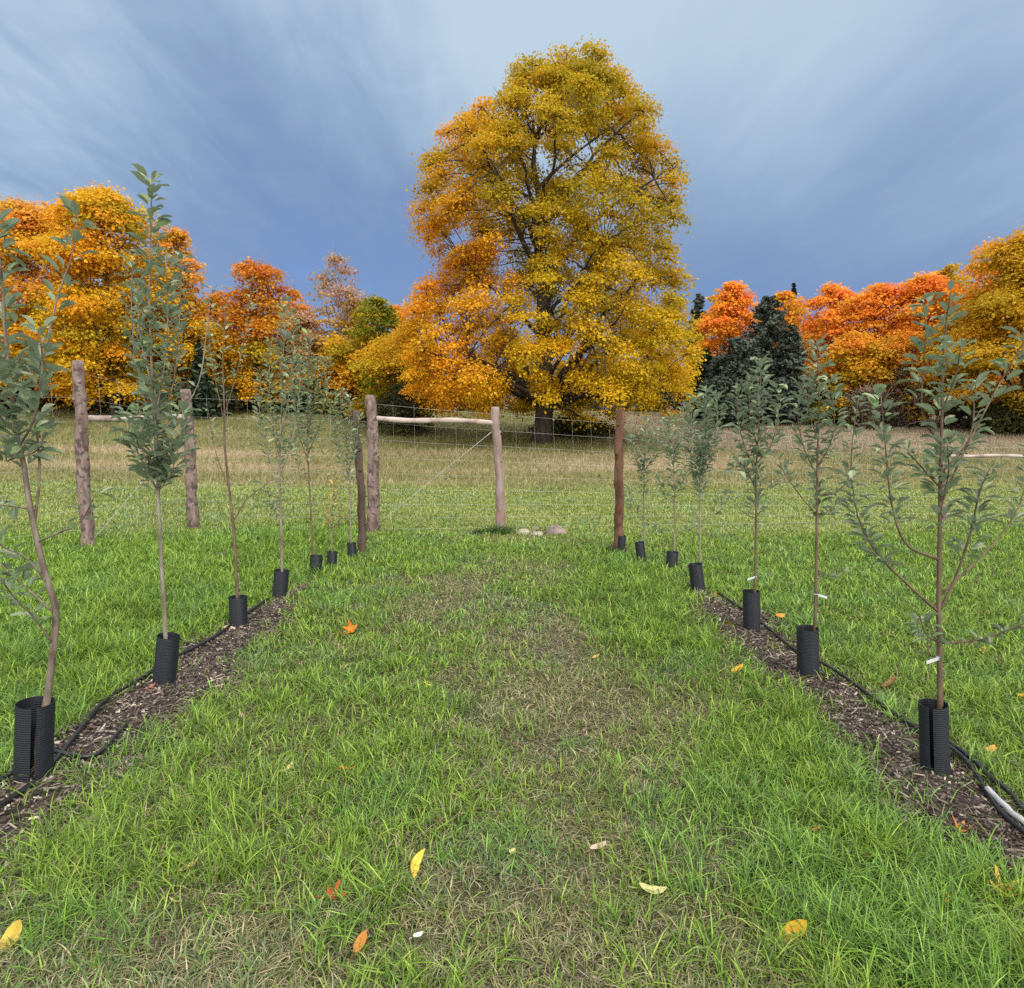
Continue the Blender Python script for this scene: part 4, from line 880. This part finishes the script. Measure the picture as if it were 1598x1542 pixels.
def weed(label, px, py, w, h, n, cat='weeds', pal=None, name='weed_clump', bw=.018):
    b = G(px, py); W = w/1000*b[1]; x = b[0]+np.clip(rng.normal(0, W*.32, n), -W*.6, W*.6); y = b[1]+np.clip(rng.normal(0, W*.25, n), -W*.45, W*.45); pal = pal if pal is not None else np.array([(.075, .13, .035), (.10, .17, .045), (.06, .10, .035)])
    hh = h/1000*b[1]*(.5+.6*rng.random(n)); V, Q, T_, C = blades(x, y, gz(x, y)-.01, hh, np.full(n, bw), .4+1.0*rng.random(n), pal[rng.integers(0, len(pal), n)])
    o = link_mesh(name, np_mesh(name, V-b, [Q, T_], C), M_grass); o.location = tuple(b); tag(o, label, cat)
weed('dark green weeds round the foot of the slim pale post', 780, 833, 34, 24, 150)
weed('small dark weed tuft left of the slim pale post', 747, 833, 20, 16, 80)
weed('grey dry weeds at the foot of the reddish post', 960, 863, 26, 22, 160, pal=np.array([(.16, .14, .11), (.11, .10, .07), (.07, .10, .04)]))
weed('blue-green grass tuft in the middle of the worn lane', 795, 1335, 150, 42, 240, pal=np.array([(.13, .23, .07), (.15, .26, .085), (.11, .19, .065)]), cat='grass tuft', name='grass_tuft', bw=.005)

# ------------------------------------------------------------------ fallen leaves
def fallen(label, px, py, w, col, kind='oval', rot=0, lift=.030, tilt=.4):
    b = G(px, py); s = 1.0*w/1000*math.hypot(b[1], 1.6); n = 28; th = np.linspace(0, 2*math.pi, n, endpoint=False)
    if kind == 'maple': rr = .5*(.62+.26*np.cos(5*th)+.08*np.cos(10*th)+.06*np.cos(th)); ex = 1.0
    elif kind == 'long': rr = .5*np.ones(n)*(1+.06*np.cos(2*th)); ex = .36
    else: rr = .5*(1+.10*np.cos(th)+.025*np.cos(9*th)); ex = .48
    x = np.cos(th)*rr*s; y = np.sin(th)*rr*s*ex*(1 if kind == 'maple' else 1-.45*np.cos(th)**4); V = [(0, 0, 0)]; cv = .9+.6*rng.random()
    for k in (.5, 1): V += [(a*k, c*k, cv*((a*k)**2*.8+(c*k)**2*2.2)/s+.02*s*math.sin(3*q+k)) for a, c, q in zip(x, y, th)]
    F = [[0, 1+j, 1+(j+1) % n] for j in range(n)]; Q = [[1+j, 1+n+j, 1+n+(j+1) % n, 1+(j+1) % n] for j in range(n)]
    V = np.array(V); c = np.array(col); C = np.tile(c, (len(V), 1))*(.85+.3*rng.random((len(V), 1))); C[0] *= .8
    m = MB(); m.add(V, [np.array(F), np.array(Q)]); m.c = [C]; tube(m, [(-.5*s, 0, .02*s), (-.8*s, .05*s, -.02*s)], .012*s+.0008, 5, col=c*.6)
    o = m.build('fallen_leaf', M_fallen, None, True); o.location = (b[0], b[1], b[2]+lift); o.rotation_euler = (rng.normal(0, tilt)+.25, rng.normal(0, tilt), rot); tag(o, label, 'leaf', 'fallen leaves on the orchard floor')
Yl, Or, Rd, Pl, Pk, Br = (.72, .42, .03), (.66, .24, .03), (.50, .10, .03), (.66, .55, .26), (.60, .42, .34), (.26, .13, .06)
for a in [
 ('bright orange-yellow leaf in the grass at bottom right, largest and most vivid', 1235, 1470, 42, Yl, 'oval', .2),
 ('slender yellow leaf standing upright in the worn lane', 645, 1364, 42, (.74, .55, .08), 'long', 1.35),
 ('small orange leaf on worn grass near the left mulch, under the leaf cluster', 539, 1211, 22, Or, 'oval', .3),
 ('red-orange maple leaf lower left of the upright yellow leaf', 520, 1413, 32, Rd, 'maple', .5),
 ('dull orange leaf in the bottom grass below the red-orange one', 562, 1487, 26, (.5, .22, .05), 'oval', 1.0),
 ('tiny white scrap of leaf right of the dull orange leaf', 651, 1475, 14, (.75, .73, .68), 'oval', .6),
 ('pale yellow leaf in the blue-green grass tuft', 798, 1343, 18, Pl, 'oval', 1.2),
 ('pinkish curled leaf right of the blue-green grass tuft', 933, 1335, 24, Pk, 'oval', .2),
 ('pale curled straw-like leaf below the pinkish leaf', 1014, 1403, 38, (.55, .52, .24), 'long', .15),
 ('cream long leaf beside a brown one near the right row', 1327, 1352, 24, Pl, 'long', 2.0),
 ('brown leaf beside the cream long leaf', 1342, 1345, 30, Br, 'oval', 1.7),
 ('small orange leaf above the cream long leaf', 1272, 1308, 18, Or, 'oval', .4),
 ('orange-brown leaf at the lower edge of the right mulch', 1500, 1306, 30, (.5, .2, .05), 'maple', .8),
 ('yellow maple leaf at the bottom right edge', 1566, 1406, 48, (.70, .44, .08), 'maple', .4),
 ('small vivid orange leaf left of the yellow maple leaf', 1472, 1420, 20, Or, 'oval', .9),
 ('orange maple leaf, larger of the pair far up the lane', 548, 988, 26, Or, 'maple', .2),
 ('brownish leaf, smaller of the pair far up the lane', 534, 996, 16, (.42, .2, .05), 'oval', 1.0),
 ('yellow leaf on the grass left of the second right guard', 1150, 1054, 22, Yl, 'oval', .3),
 ('orange leaf in the grass behind the third right guard', 1216, 967, 17, (.7, .3, .05), 'oval', .3),
 ('rusty leaf on the narrow end of the right mulch', 1138, 982, 20, (.45, .16, .05), 'oval', .8),
 ('yellow leaf on mulch behind the leaning right guard', 1116, 938, 18, (.6, .4, .06), 'oval', .2),
 ('yellow-orange leaf in the grass right of the nearest right sapling', 1530, 1022, 20, Yl, 'oval', .5),
 ('orange leaf on mulch right of the nearest right guard', 1545, 1182, 26, (.60, .30, .08), 'oval', .6),
 ('brown curled leaf at the far edge of the right mulch', 1388, 1078, 30, Br, 'oval', .4),
 ('yellow leaf at the right edge of the photo in bright grass', 1592, 1096, 22, Yl, 'oval', .4),
 ('cream leaf in long grass at lower left', 107, 1357, 28, Pl, 'oval', .7),
 ('pale yellow leaf right of the cream leaf at lower left', 301, 1362, 32, (.68, .55, .22), 'long', .2),
 ('yellow leaf in the bottom left corner', 22, 1475, 42, (.70, .50, .10), 'oval', .6),
 ('small cream leaf above the bottom left grass', 270, 1420, 17, Pl, 'oval', .2),
 ('tiny yellow leaf alone in the middle of the lane', 666, 1077, 15, (.70, .55, .10), 'oval', .2),
 ('cream leaf on the left mulch beside the third left guard', 358, 988, 20, (.6, .5, .33), 'oval', .1),
 ('pink-brown leaf at the foot of the leaning left guard', 236, 1083, 22, (.40, .17, .12), 'oval', .2),
 ('straw-coloured leaf on worn grass above the cream leaves', 446, 1212, 28, (.58, .52, .22), 'long', 1.1),
 ('tiny tan leaf far up the lane, right of centre', 930, 1032, 12, (.5, .33, .12), 'oval', .1),
]: fallen(*a)
